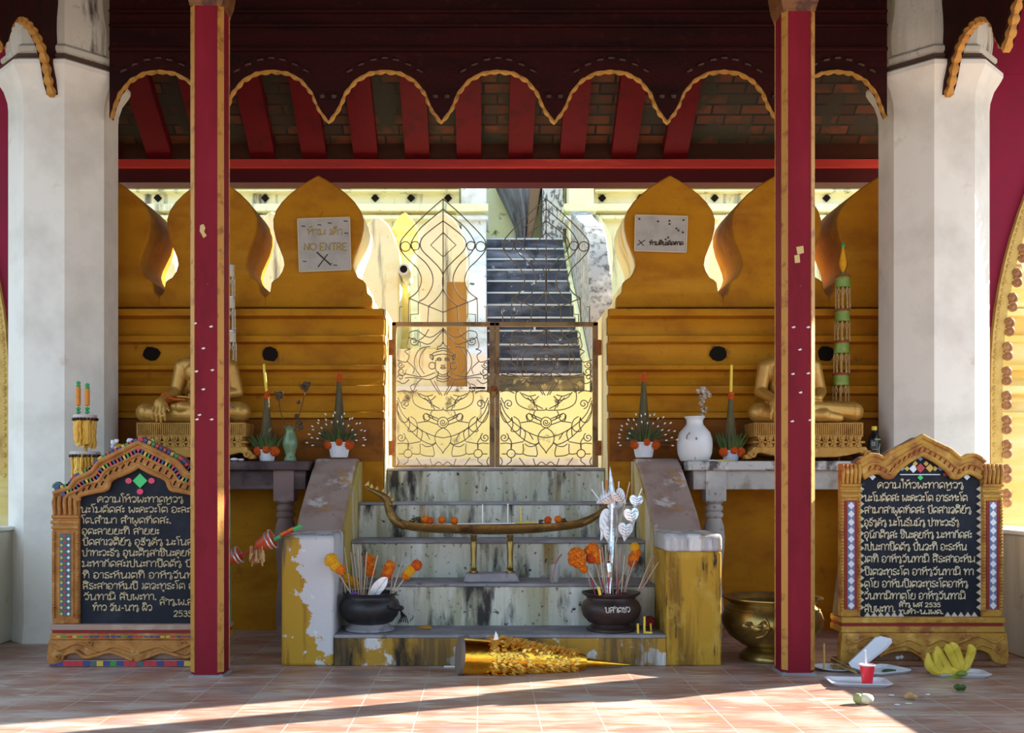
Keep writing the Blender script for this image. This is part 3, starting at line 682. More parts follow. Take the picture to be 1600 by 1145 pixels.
# moulded upper terrace walls with diamond vents
def upper(name, xa, xb, lab, vents, d):
    w = thing(name, ((xa+xb)/2, d, 3), lab, 'wall', kind='structure')
    f = [(540,-.0),(372,-.0),(371,.0),(346,0),(345,-.10),(339,-.10),(338,.02),(334,.0),(333,-.12),(322,-.12),(320,.02),(303,.03),(302,-.10),(299,-.10),(298,-.02),(296,-.13),(289,-.13),(287,-.02),(255,.0)]
    pts = [(d+a, PZ(y, d)) for y, a in f] + [(d+.45, PZ(255,d)), (d+.45, PZ(540,d))]
    MB().prism(pts, xa, xb, 'x').build('moulding', CREAM, w, smooth=0, bevel=.008)
    for vx in vents:
        X, Z = PX(vx, d), PZ(309, d); r = .052
        MB().prism([(X-r,Z),(X-r*.35,Z-r*.7),(X,Z-r),(X+r*.35,Z-r*.7),(X+r,Z),(X+r*.3,Z+r*.8),(X-r*.3,Z+r*.8)], d+.0, d+.06, 'y').build('diamond_vent', HOLE, w, smooth=0)
    return w
upper('wall_terrace_left', PX(-60,13.4), PX(718,13.4), 'cream moulded terrace wall with diamond vents left of the stair', [192, 246, 306, 362, 414, 470, 586, 642, 700], 13.4)
upper('wall_terrace_right', PX(928,13.4), PX(1700,13.4), 'cream moulded terrace wall with diamond vents right of the stair', [941, 1001, 1060, 1117, 1175, 1231, 1292, 1345], 13.4)
for a, b_, lab in ((716, 763, 'white pilaster beside the stair head on the left'), (884, 931, 'white pilaster beside the stair head on the right')):
    d = 13.2; w = thing('pilaster', (PX((a+b_)/2,d), d, 3), lab, 'pilaster', kind='structure')
    MB().box(PX(a+5,d), PX(b_-3,d), d, d+.6, ZT, PZ(255,d)).build('pilaster_body', CWHITE if a < 800 else CREAM, w, bevel=.01)
    MB().box(PX(a-4,d), PX(b_,d), d-.10, d+.5, PZ(333,d), PZ(321,d)).build('yellow_band', PALEYEL, w, bevel=.01)
    MB().box(PX(a-2,d), PX(b_,d), d-.06, d+.5, PZ(345,d), PZ(338,d)).build('ledge', CWHITE, w, bevel=.01)
# second row of merlons on the terrace
def merlon2(cx, d, half, ytop, ybot, lab, m=CREAM, dep=.45, neck=.86):
    w = half; H = ybot-ytop
    h = [(w*.80,ybot),(w*neck,ybot-H*.25),(w*.96,ybot-H*.45),(w,ytop+H*.36),(w*.94,ytop+H*.24),(w*.74,ytop+H*.13),(w*.45,ytop+H*.05),(w*.18,ytop+H*.012),(0,ytop)]
    r = [(PX(cx+a,d), PZ(y,d)) for a, y in h]; l = [(PX(cx-a,d), PZ(y,d)) for a, y in h[::-1][1:]]
    MB().prism(r + l, d, d+dep, 'y').build('terrace_merlon', m, None, bevel=.015, smooth=30, label=lab, category='merlon')
merlon2(691, 10.7, 40, 331, 545, 'cream leaf-shaped terrace merlon seen through the left gate leaf crest')
h = [(9,564),(8,505),(6,445),(5,428),(8,412),(15,397),(21,383),(23,372),(21,358),(15,346),(8,337),(3,333),(0,331)]
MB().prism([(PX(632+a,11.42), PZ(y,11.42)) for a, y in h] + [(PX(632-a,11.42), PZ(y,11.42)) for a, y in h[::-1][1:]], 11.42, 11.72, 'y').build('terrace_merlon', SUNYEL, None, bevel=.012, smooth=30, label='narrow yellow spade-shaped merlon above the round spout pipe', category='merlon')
d_ = 10.57
MB().box(PX(698,d_), PX(729,d_), d_, 10.615, ZT+.046, PZ(440,d_)).build('shaded_side_slab', mat('brown shaded slab', (.42,.22,.05), .85, 0, [((.30,.15,.03), 4, .45, .62, VS), ((.08,.06,.04), 6, .60, .70, VS)], .3, 25), None, label='brown slab coloured as the shaded merlon side, beside the white stair curb, seen through the left gate leaf', category='pier', bevel=.008)  # brown slab: shade on the side of the merlon put into its colour
merlon2(590, 10.9, 34, 338, 554, 'bright cream merlon showing beside the NO ENTRE notice', CREAM, .5, .98)
merlon2(926, 12.85, 32, 333, 520, 'cream leaf-shaped merlon right of the grey rail wall', CREAM, .2, .9)
merlon2(424, 10.9, 32, 330, 554, 'cream merlon peeping between the second and third ochre merlons on the left', CREAM)
merlon2(240, 10.9, 32, 334, 554, 'cream merlon peeping between the leftmost ochre merlons', CREAM)
merlon2(1137, 10.9, 30, 334, 554, 'cream merlon peeping between the ochre merlons on the right', CREAM)
MB().box(1.42, 5, 11.45, 12.8, ZT, PZ(470,11.45)).build('terrace_wall', CREAM, None, label='cream terrace block right of the grey rail wall', kind='structure', bevel=.01)
p = P(632, 424, 10.9)
e = MB(); e.lathe([(.034,-.12),(.060,-.12),(.060,.5),(.034,.5)], p, 20, M=Matrix.Rotation(R(-90), 3, 'X'))
sp = thing('spout_pipe', p, 'round pale spout pipe sticking out between the terrace merlons', 'pipe')
e.build('pipe', PIPE, sp); MB().lathe([(.040,-.121),(.040,-.10)], p, 16, M=Matrix.Rotation(R(-90), 3, 'X')).build('pipe_bore', HOLE, sp)
# ------------------------------------------------------------------ hand lettering: one-line Lao letters drawn as strokes (x, y in letter heights)
def O_(cx, cy, r=.10, n=9, a0=0, a1=360): return [(cx + r*math.cos(R(a0+(a1-a0)*k/n)), cy + r*math.sin(R(a0+(a1-a0)*k/n))) for k in range(n+1)]
S_ = cat
GL = {
 'ຄ': (.82, [O_(.36,.52,.11), S_([(.27,.46),(.20,.22),(.10,0)],3), S_([(.10,0),(.03,.45),(.12,.82),(.38,1),(.62,.86),(.70,.5),(.70,0)],4)]),
 'ດ': (.82, [O_(.34,.32,.11), S_([(.24,.36),(.16,.1),(.12,0),(.03,.45),(.12,.82),(.38,1),(.62,.86),(.70,.5),(.70,0)],4)]),
 'ຕ': (.84, [O_(.34,.32,.11), S_([(.24,.36),(.16,.1),(.12,0),(.03,.45),(.10,.85),(.24,1),(.38,.82)],4), S_([(.38,.82),(.52,1),(.66,.86),(.72,.5),(.72,0)],4)]),
 'ວ': (.72, [S_([(0,.72),(.12,.95),(.34,1),(.54,.85),(.60,.5),(.52,.15),(.36,.02)],4), O_(.30,.12,.11)]),
 'າ': (.56, [S_([(0,.72),(.12,.97),(.28,1),(.42,.82),(.42,.4),(.42,0)],4)]),
 'ມ': (.90, [O_(.10,.90,.10), [(.20,.9),(.20,.12)], O_(.13,.10,.10), S_([(.22,.08),(.50,.14),(.76,.42)],3), [(.76,1),(.76,0)]]),
 'ນ': (.92, [O_(.10,.90,.10), [(.20,.9),(.20,0)], S_([(.20,0),(.40,.06),(.62,.30),(.74,.62),(.76,1)],3), O_(.70,.12,.11)]),
 'ໄ': (.44, [S_([(.28,0),(.28,.7),(.22,1.1),(.05,1.32),(.06,1.55),(.28,1.60),(.36,1.42)],4)]),
 'ໃ': (.44, [S_([(.28,0),(.28,.9),(.20,1.25),(.30,1.5)],4), O_(.14,1.45,.14)]),
 'ໂ': (.50, [S_([(.28,0),(.28,.7),(.18,1.05),(.02,1.30),(.10,1.50),(.32,1.45),(.52,1.62)],4)]),
 'ເ': (.36, [S_([(.06,.92),(.16,1),(.20,.8),(.20,.2)],3), O_(.14,.12,.10)]),
 'ຫ': (.90, [O_(.10,.90,.10), [(.20,.9),(.20,0)], S_([(.20,.35),(.40,.66),(.58,.82)],3), O_(.66,.90,.10), S_([(.58,.80),(.74,.55),(.76,.2),(.76,0)],3)]),
 'ທ': (.90, [O_(.10,.90,.10), [(.20,.9),(.20,0)], S_([(.20,.25),(.36,.75),(.56,1),(.74,.86),(.76,.5),(.76,0)],4)]),
 'ພ': (.90, [O_(.10,.90,.09), S_([(.18,.9),(.08,.4),(.18,0),(.42,.55)],4), S_([(.42,.55),(.62,0),(.76,.4),(.76,1)],4)]),
 'ຜ': (.90, [O_(.28,.86,.09), S_([(.20,.9),(.06,.5),(.18,0),(.42,.55)],4), S_([(.42,.55),(.62,0),(.76,.4),(.76,1)],4)]),
 'ງ': (.72, [O_(.10,.84,.10), S_([(.18,.92),(.36,1),(.48,.82),(.44,.35),(.34,.0),(.46,-.18),(.58,.0),(.62,.45)],4)]),
 'ສ': (.80, [S_([(0,.70),(.14,.96),(.36,1),(.56,.82),(.60,.4),(.60,0)],4), O_(.16,.42,.10), S_([(.24,.48),(.40,.52),(.60,.30)],3), S_([(.12,.33),(.10,.1),(.22,0)],3), S_([(.46,.92),(.66,1.06),(.82,1.28)],3)]),
 'ລ': (.76, [S_([(0,.70),(.14,.96),(.36,1),(.56,.82),(.60,.4),(.60,0)],4), O_(.16,.42,.10), S_([(.24,.48),(.40,.52),(.60,.30)],3), S_([(.12,.33),(.10,.1),(.22,0)],3)]),
 'ອ': (.76, [S_([(0,.72),(.16,.97),(.40,1),(.60,.75),(.62,.35),(.46,.03),(.22,0),(.06,.15),(.05,.36)],4), O_(.14,.42,.10)]),
 'ຍ': (.82, [O_(.26,.90,.10), S_([(.16,.9),(.05,.72),(.28,.58)],3), S_([(.28,.56),(.05,.40),(.08,.08),(.36,0),(.62,.08),(.68,.4),(.68,1)],4)]),
 'ປ': (.80, [O_(.10,.90,.10), S_([(.20,.9),(.20,.15),(.32,0),(.56,0),(.66,.15),(.66,.7),(.66,1.42)],4)]),
 'ບ': (.80, [O_(.10,.90,.10), S_([(.20,.9),(.20,.15),(.32,0),(.56,0),(.66,.15),(.66,1)],4)]),
 'ຈ': (.72, [S_([(0,.72),(.14,.96),(.36,1),(.56,.82),(.58,.4),(.46,.03),(.26,0)],4), O_(.24,.12,.11), S_([(.30,.2),(.40,.40),(.34,.58)],3)]),
 'ຣ': (.66, [S_([(.56,1),(.26,1),(.06,.82),(.20,.60),(.46,.52),(.56,.28),(.42,.02),(.18,.03)],4), O_(.16,.12,.10)]),
 'ຮ': (.72, [S_([(.60,1.1),(.26,1),(.06,.82),(.20,.60),(.46,.52),(.56,.28),(.42,.02),(.18,.03)],4), O_(.16,.12,.10), O_(.40,.72,.09)]),
 'ຊ': (.74, [O_(.10,.86,.10), S_([(.18,.9),(.26,.55),(.16,.12),(.32,0),(.54,.1),(.60,.5),(.48,.82),(.74,1.1)],4)]),
 'ກ': (.80, [S_([(.10,0),(.10,.45),(.18,.66),(.02,.78),(.18,.97),(.44,1),(.64,.82),(.66,.4),(.66,0)],4)]),
 'ະ': (.40, [O_(.14,.72,.10), S_([(.24,.74),(.32,.86)],2), O_(.14,.20,.10), S_([(.24,.22),(.32,.34)],2)]),
 '.': (.30, [O_(.10,.08,.07)]), '-': (.60, [[(.06,.45),(.48,.45)]]), ' ': (.42, []),
 '2': (.72, [S_([(.06,.75),(.20,1),(.46,.98),(.56,.72),(.34,.35),(.02,0)],4), [(.02,0),(.60,0)]]),
 '5': (.72, [[(.56,1),(.14,1),(.10,.56)], S_([(.10,.56),(.36,.64),(.58,.42),(.50,.10),(.24,0),(.04,.12)],4)]),
 '3': (.70, [S_([(.06,.88),(.28,1),(.52,.86),(.46,.60),(.24,.54)],4), S_([(.24,.54),(.52,.46),(.58,.20),(.36,0),(.04,.10)],4)]),
 'N': (.82, [[(.06,0),(.06,1),(.66,0),(.66,1)]]), 'O': (.90, [O_(.40,.5,.42,16)]), 'E': (.70, [[(.56,1),(.06,1),(.06,0),(.56,0)],[(.06,.5),(.46,.5)]]),
 'T': (.74, [[(.02,1),(.66,1)],[(.34,1),(.34,0)]]), 'R': (.74, [[(.06,0),(.06,1)], S_([(.06,1),(.42,1),(.56,.78),(.42,.52),(.06,.5)],3), [(.30,.5),(.60,0)]]),
}
MARK = {  # drawn over or under the letter before: x measured from its middle
 '້': [S_([(-.12,1.22),(.02,1.36),(-.06,1.48)],3), S_([(-.06,1.30),(.12,1.30),(.24,1.52)],3)],
 'ັ': [S_([(-.20,1.30),(-.08,1.16),(.10,1.20),(.20,1.30),(.30,1.44)],3)],
 'ິ': [S_([(-.26,1.16),(-.24,1.36),(.02,1.44),(.26,1.28),(.28,1.16),(-.26,1.16)],3)],
 'ໍ': [O_(.0,1.30,.12)],
 'ຸ': [O_(.06,-.24,.08), S_([(.14,-.24),(.14,-.52)],2)],
 'ູ': [O_(.0,-.24,.08), S_([(.08,-.24),(.08,-.46),(.22,-.46)],3)],
 'ຼ': [S_([(-.22,-.18),(-.10,-.34),(.06,-.26),(.26,-.20)],3)],
}
def layout(text):
    """strokes and total width of a line of Lao text"""
    out = []; x = 0; last = .4
    for ch in text:
        if ch == 'ຳ':
            out += [[(p[0]+x-.16, p[1]) for p in s] for s in MARK['ໍ']]
            ch = 'າ'
        if ch in MARK:
            out += [[(p[0]+last, p[1]) for p in s] for s in MARK[ch]]; continue
        w, ss = GL.get(ch, GL[' '])
        out += [[(p[0]+x, p[1]) for p in s] for s in ss]
        last = x + w*.42; x += w
    return out, x
def write(mb, text, x0, x1, base, h, fn, r, maxw=None):
    ss, w = layout(text); sx = (x1-x0)/w
    for s in ss: mb.tube([fn(x0 + p[0]*sx, base + p[1]*h) for p in s], r, 4)

# ------------------------------------------------------------------ inscribed boards
def board(cx, d, hw, pw, outer, inner, y_panel, y_base, FM, side, lines, lm, lh, style, lab):
    B = thing('inscribed_board', (PX(cx,d), d+.1, 0), lab, 'board')
    T = .17
    def q(dx, py): return (PX(cx+dx, d), PZ(py, d))
    def sample(pts, n):
        L = [0]
        for a, b in zip(pts, pts[1:]): L.append(L[-1] + math.dist(a, b))
        out = []
        for k in range(n):
            t = L[-1]*k/(n-1); i = max(j for j in range(len(L)) if L[j] <= t + 1e-9); i = min(i, len(pts)-2)
            f = (t-L[i])/max(1e-9, L[i+1]-L[i]); out.append((pts[i][0]+(pts[i+1][0]-pts[i][0])*f, pts[i][1]+(pts[i+1][1]-pts[i][1])*f))
        return out
    NS = 25
    oh = sample(cat(outer, 3) if style == 'zz' else outer, NS); ih = sample(cat(inner, 3), NS)
    oo = [q(-a, b) for a, b in oh[::-1]] + [q(a, b) for a, b in oh[1:]]
    ii = [q(-a, b) for a, b in ih[::-1]] + [q(a, b) for a, b in ih[1:]]
    MB().strip(oo, ii, d, d+.07).build('arch_head', FM, B, smooth=25, bevel=.006)
    # back slab closing the frame and carrying the panel
    pts = [q(-hw+.5, y_base)] + [(p[0], p[1]-.004) for p in oo] + [q(hw-.5, y_base)]
    MB().prism(pts, d+.06, d+T-.004, 'y').build('side_panel', side, B, smooth=0)
    mid = [q(-hw+pw, y_panel)] + [(p[0], p[1]) for p in ii] + [q(hw-pw, y_panel)]
    pan = MB().prism(mid, d+.035, d+.062, 'y').build('black_panel', BOARD, B, smooth=0, label='blue black inscribed panel')
    for off, r in ((0, .014), (.5, .010)):
        e = MB(); e.tube([(p[0]*(1-off)+b_[0]*off, d-.004+.006*off, p[1]*(1-off)+b_[1]*off) for p, b_ in zip(oo, ii)], r, 8)
        e.build('arch_rib', FM, B)
    e = MB(); e.tube([(p[0], d+.004, p[1]) for p in ii], .017, 8); e.build('arch_lip', FM, B)
    # short carved strokes along the arch
    e = MB()
    for k in range(3, len(oo)-3, 2):
        f = .70; x = oo[k][0]*(1-f)+ii[k][0]*f; z = oo[k][1]*(1-f)+ii[k][1]*f
        e.tube(cat([(x-.006, d-.002, z-.014), (x, d-.006, z), (x+.008, d-.002, z+.012)], 3), .0045, 5)
    e.build('carved_stroke', FRED if style == 'zz' else DKRED, B)
    # pillars
    ytop = outer[-1][1]
    for s in (-1, 1):
        xo, xi = s*hw, s*(hw-pw); xm = (xo+xi)/2
        def bx(m, a, b_, y0, y1, yd, yb=d+.06): 
            xs = sorted((PX(cx+a,d), PX(cx+b_,d))); return m.box(xs[0], xs[1], yd, yb, PZ(y1,d), PZ(y0,d))
        pl = bx(MB(), xo, xi, ytop+2, y_base, d+.012).build('pillar', FM, B, bevel=.006)
        # fluted capital and rings
        e = MB(); w = pw/2
        for k in range(5):
            x = PX(cx + xm + (k-2)*pw*.20, d)
            e.tube([(x, d+.004, PZ(ytop+4,d)), (x, d-.008, PZ(ytop+14,d)), (x, d+.002, PZ(ytop+33,d))], [.010,.013,.009], 8)
        e.build('fluted_capital', FM, pl)
        e = MB()
        for y, k in ((ytop+36, 1.0), (ytop+45, 1.06), (ytop+53, 1.0)):
            e.tube([(PX(cx+xm-w*k,d), d+.006, PZ(y,d)), (PX(cx+xm+w*k,d), d+.006, PZ(y,d))], .011, 8)
        e.build('capital_ring', FM, pl)
        ya, yb = ytop+60, y_base-12
        bx(MB(), xm-pw*.30, xm+pw*.30, ya, yb, d+.006, d+.02).build('sunk_field', FRED if style == 'zz' else FM, pl, smooth=0)
        e = MB(); 
        if style == 'zz':
            bx(MB(), xm-pw*.17, xm+pw*.17, ya+2, yb-1, d+.003, d+.01).build('blue_strip', T_PUR, pl, smooth=0, label='slate blue mosaic strip')
            n = 13
            for k in range(n):
                X, Z = PX(cx+xm, d), PZ(ya+8+(yb-ya-14)*k/(n-1), d); r = PX(VX+pw*.165, d); rz = (yb-ya-14)/(n-1)*.46*d/F
                e.prism([(X-r,Z),(X,Z-rz),(X+r,Z),(X,Z+rz)], d-.001, d+.006, 'y')
            e.build('white_diamonds', T_WHT, pl, smooth=0)
        else:
            bx(MB(), xm-pw*.20, xm+pw*.20, ya+2, yb-1, d+.003, d+.01).build('teal_strip', T_TEAL, pl, smooth=0)
            cols = [T_RED, T_YEL, T_GRN, T_WHT]
            for k in range(26):
                y = ya+6+(yb-ya-10)*k/25
                for j in (-1, 0, 1):
                    if (k+j) % 2: continue
                    X, Z = PX(cx+xm+j*pw*.13, d), PZ(y, d); r = .0105
                    e.prism([(X-r,Z),(X,Z-r),(X+r,Z),(X,Z+r)], d-.001, d+.006, 'y', (k*2+j) % 4)
            e.build('mosaic', cols, pl, smooth=0)
        # twisted edge beads
        e = MB()
        for k in range(34):
            y = ya + (yb-ya)*k/33
            for xx in (xo - s*2.5, xi + s*2.5):
                e.ell((PX(cx+xx,d), d+.006, PZ(y,d)), (.012,.010,.011), 6, M=Matrix.Rotation(R(35), 3, 'Y'))
        e.build('twisted_edge', FM, pl)
    # ledge, frieze, carved foot
    def bb(a, y0, y1, yd, yb=d+T+.02): return MB().box(PX(cx-a,d), PX(cx+a,d), yd, yb, PZ(y1,d), PZ(y0,d))
    bb(hw+1, y_base, y_base+9, d-.022).build('ledge', FM if style == 'zz' else PINKST, B, bevel=.006)
    bb(hw-1, y_base+9, y_base+14, d-.002).build('ledge_groove', FRED, B, smooth=0)
    bb(hw+1, y_base+14, y_base+24, d-.014).build('frieze', FM, B, bevel=.006)
    fb = 1040
    A = hw+3; y0 = y_base+24; ym = fb-8 if style != 'zz' else fb-4
    half = [(A-2,y0),(A,y0+16),(A+1,fb-10),(A-6,fb-3),(A-22,fb-8),(A-30,fb-20),(A-48,fb-26),(A-62,fb-17),(A-80,fb-22),(A-104,fb-24),(A-120,fb-17),(0,fb-6)]
    hh = [half[0]] + cat(half[1:], 3)
    sk = [q(-a, b) for a, b in hh] + [q(a, b) for a, b in hh[::-1][1:]]
    MB().prism(sk, d-.035, d+.03, 'y').build('carved_skirt', FM, B, smooth=25, bevel=.005)
    e = MB()
    for s in (-1, 1):
        for pts, r in (([(A-8,y0+6),(A-20,y0+14),(A-34,y0+8),(A-50,y0+4),(A-66,y0+10),(A-84,y0+16),(A-104,y0+9),(4,y0+18)], .009), ([(A-26,y0+22),(A-44,y0+17),(A-60,y0+26),(A-80,y0+22),(A-100,y0+18),(6,y0+30)], .011)):
            e.tube([(PX(cx+s*a,d), d-.040, PZ(b,d)) for a, b in cat(pts, 4)], r, 7)
        for a, b in ((A-14,y0+12),(A-16,y0+26),(A-66,y0+4)):
            e.tube([(PX(cx+s*(a+ (5-3.5*k/12)*math.cos(k*.75)),d), d-.040, PZ(b+(5-3.5*k/12)*math.sin(k*.75),d)) for k in range(13)], .006, 6)
    e.build('scroll_carving', FM, B)
    bb(A-24, fb-28, fb, d+.025, d+T).build('foot_backing', mat('worn brown foot', (.22,.12,.07), .8, 0, [((.34,.24,.15), 9, .5, .66, U)]) if style == 'zz' else PINKST, B, smooth=0)
    if style == 'zz':
        bb(hw+2, fb-8, fb, d-.02, d+T).build('plinth', mat('brown worn plinth', (.24,.11,.06), .7, 0, [((.42,.26,.12), 9, .56, .68, U)]), B, bevel=.004)
        e = MB()
        for a, y in ((-62,fb-16),(-58,fb-22),(-36,fb-12),(-30,fb-13),(8,fb-14)): X, Z = PX(cx+a,d), PZ(y,d); e.prism([(X-.016,Z),(X,Z-.014),(X+.016,Z),(X,Z+.012)], d+.021, d+.027, 'y', 0 if a == -36 or a == -30 else 1)
        e.build('loose_tile', [T_WHT, T_YEL], B, smooth=0)
    else:
        bb(hw+1, fb-10, fb, d-.028, d+T).build('plinth', PINKST, B, bevel=.003)
        e = MB(); cols = [T_RED, T_BLU, T_YEL, T_RED, T_BLU, T_GRN, T_TEAL]
        for k in range(26):
            a = -hw + (k+.5)*2*hw/26
            e.box(PX(cx+a-hw/27,d), PX(cx+a+hw/27,d), d-.033, d-.026, PZ(fb-1,d), PZ(fb-9,d), random.randrange(7))
        e.build('plinth_mosaic', cols, B, smooth=0)
        e = MB()
        for k in range(30):
            a = -hw + 8 + (k+.5)*2*(hw-8)/30
            X, Z = PX(cx+a,d), PZ(y_base+19,d); e.prism([(X-.012,Z-.006),(X+.012,Z-.006),(X+.012,Z+.006),(X-.012,Z+.006)], d-.017, d-.012, 'y', random.randrange(7))
        e.build('frieze_mosaic', cols, B, smooth=0)
    # panel ornament
    fn = lambda x, y: Vector((PX(x,d), d+.032, PZ(y,d)))
    e = MB()
    for text, x0, x1, by, *hh_ in lines:
        e_h = hh_[0] if hh_ else lh
        if style == 'zz' and x0 < 1354: x0 = 1353.5
        ss, w = layout(text); sx = (x1-x0)/w
        for s in ss: e.tube([fn(x0+p[0]*sx, by - p[1]*e_h) for p in s], .0031, 4)
    e.build('lettering', lm, pan, smooth=0)
    def dia(e, x, y, r, mi, rz=None): X, Z = PX(x,d), PZ(y,d); r *= d/F; rz = (rz or r*F/d)*d/F; e.prism([(X-r,Z),(X,Z-rz),(X+r,Z),(X,Z+rz)], d+.026, d+.036, 'y', mi)
    e = MB()
    if style == 'zz':
        for x, y, r, mi in ((1441,716,4,0),(1433,724,4,1),(1450,724,4,1),(1441,731,7.5,2),(1430,732,6.5,3),(1456,731,6.5,1),(1420,732,4,1),(1464,732,4,1),(1412,731,5,0),(1473,731,5,0),(1366,745,5,3),(1514,745,5,3),(1441,746,4.5,4)): dia(e, x, y, r, mi)
        e.box(PX(1409,d), PX(1472,d), d+.026, d+.036, PZ(742,d), PZ(740.6,d), 3)
        X, Z = PX(1480,d), PZ(741,d); e.prism([(X+.014*math.cos(k), Z+.012*math.sin(k)) for k in [2*math.pi*i/10 for i in range(10)]], d+.026, d+.034, 'y', 5)
        e.build('mosaic_crest', [T_SKY, T_YEL, T_RED, T_WHT, T_LGR, flat('dim rose tile', (.30,.02,.06))], pan, smooth=0)
        e = MB()
        for k in range(17):
            y = 764 + 11.6*k
            for s in (-1, 1):
                x = cx + s*(hw-pw); X0, X1 = PX(x,d), PX(x - s*7,d)
                e.prism([(X0,PZ(y-5.2,d)),(X1,PZ(y,d)),(X0,PZ(y+5.2,d))], d+.026, d+.037, 'y')
        for k in list(range(6))+list(range(12,17)):
            x = cx-(hw-pw)+12+k*10.5; e.prism([(PX(x-5,d),PZ(y_panel,d)),(PX(x,d),PZ(y_panel-7,d)),(PX(x+5,d),PZ(y_panel,d))], d+.026, d+.037, 'y')
        e.build('zigzag_border', mat('pale zigzag tile', (.62,.55,.42), .5), pan, smooth=0)
    else:
        dia(e, 216.5, 751, 11.5, 0, 11.5)
        for x, y in ((198.5,751),(234.5,751),(216.5,768)):
            X, Z = PX(x,d), PZ(y,d); e.prism([(X+.021*math.cos(k), Z+.019*math.sin(k)) for k in [2*math.pi*i/8 for i in range(8)]], d+.026, d+.036, 'y', 1)
        e.build('mosaic_crest', [T_LGR, T_PNK], pan, smooth=0)
        e = MB(); cols = [T_RED, T_BLU, T_YEL, T_GRN, T_RED, T_BLU]
        for f, r, yy in ((.36, .017, d-.004), (-.10, .016, d+.03)):
            for k in range(1, len(oo)-1):
                a, b_ = oo[k-1], oo[k+1]; t = Vector((b_[0]-a[0], 0, b_[1]-a[1])).normalized(); nn = Vector((-t.z, 0, t.x))
                if f > 0: c0 = Vector((oo[k][0]*(1-f)+ii[k][0]*f, 0, oo[k][1]*(1-f)+ii[k][1]*f))
                else: c0 = Vector((oo[k][0], 0, oo[k][1])) + nn*.022
                pts = [c0 + t*u*r + nn*w_*r*.8 for u, w_ in ((-1,-1),(1,-1),(1,1),(-1,1))]
                e.prism([(p.x, p.z) for p in pts], yy-.004, yy+(.008 if f > 0 else .10), 'y', k % 6)
        e.build('arch_mosaic', cols, B, smooth=0)
        for s in (-1, 1):
            X, Z = PX(cx+s*(hw-6),d), PZ(ytop-4,d)
            MB().tube([(X+s*(.032-.02*k/14)*math.cos(k*.6), d+.05, Z+.02+(.032-.02*k/14)*math.sin(k*.6)) for k in range(15)], .012, 7).build('corner_curl', T_TEAL, B)
    return B
LINES_L = [('ຄວາມໄຫ້ວພະທາດຫຼວງ',149,285,785),('ນະໂມຕັດສະ ພະຄະວະໂຕ ອະລະຫະ',123,311,801),('ໂຕ.ສຳມາ ສຳພຸດທັດສະ.',124,266,818),('ອຸຕະລາຍຍະທິ ສາຍຍະ',125,247,835),
 ('ປັດສາເຈຕິຍັງ ອຸຮັງຄັງ ມະໂນລຳ',126,306,852),('ປາທະວະຣັງ ອຸນະຕິງສາຊິນະຄຸຍຫັງ',125,309,869),('ມະຫາກັດສະເປນະກາປິດຕັງ ປັນ',125,309,886),('ທິ ອາຣະຫັນເຕທິ ອາຫັງວັນທາ',126,308,904),
 ('ສິຣະສາອາຫັມປິ ເຕຈະທຸຣະໂຕ ອາ',126,309,921),('ວັນທາມິ ສັບພະທາ.',128,243,938),('ທ້າວ ຈັນ-ນາງ ຜິວ',142,236,955),('ສ້າງ.ພ.ສ',247,300,946),('2535',269,299,964)]
LINES_R = [('ຄວາມໃຫ້ວພະທາດຫຼວງ',1374,1510,763),('ນະໂມຕັດສະ ພະຄະວະໂຕ ອາຣະຫະໂຕ',1350,1516,783),('ສາມາສາພຸດທັດສະ ປັດສາເຈຕິຍັງ',1349,1522,802),('ອຸຣັງຄັງ ມະໂນຣົມມັງ ປາທະວະຣັງ'.replace('ົ','ັ'),1347,1503,822),
 ('ອຸນັກຕິງສະ ຊິນະຄຸຍຫັງ ມະຫາກັດສະ',1347,1523,841),('ເປນະກາປິດຕັງ ປັນຈະທິ ອະຣະຫັນ',1346,1515,860),('ເຕທິ ອາຫັງວັນທາມິ ສິຣະສາອະຫັມ',1347,1528,879),('ປິເຕຈະທຸຣະໂຕ ອາຫັງວັນທາມິ ທາ',1347,1526,899),
 ('ຕຸໂຍ ອາຫັມປິເຕຈະທຸຣະໂຕອາຫັງ',1347,1517,918),('ວັນທາມິທາຕຸໂຍ ອາຫັງວັນທາມິ',1345,1513,937),('ສັບພະທາ.',1344,1403,957),('ສ້າງ ພສ 2535',1408,1474,949,6.2),('ທ.ຄຳ-ນ.ເພດ.',1408,1478,960,6.2)]
board(216.5, 6.40, 136, 42, [(0,691),(27,704),(62,722),(74,738),(98,748),(108,762),(133,771)], [(0,727),(18,737),(43,748),(50,763),(63,766),(92,773),(94,782)],
      975, 975, FRAMEL, GREENSIDE, LINES_L, LETTER, 8.8, 'ms', 'orange inscribed board with coloured mosaic arch, behind the left maroon post')
board(1441, 6.40, 127, 32, [(0,681),(20,692),(45,704),(60,716),(69,712),(82,711),(93,717),(98,722)], [(0,709),(20,719),(40,735),(47,744),(56,745),(66,738),(78,738),(92,746)],
      964, 964, FRAMER, GREYSIDE, LINES_R, LETTERR, 9.4, 'zz', 'gold inscribed board with white zigzag border and blue diamond pillars')
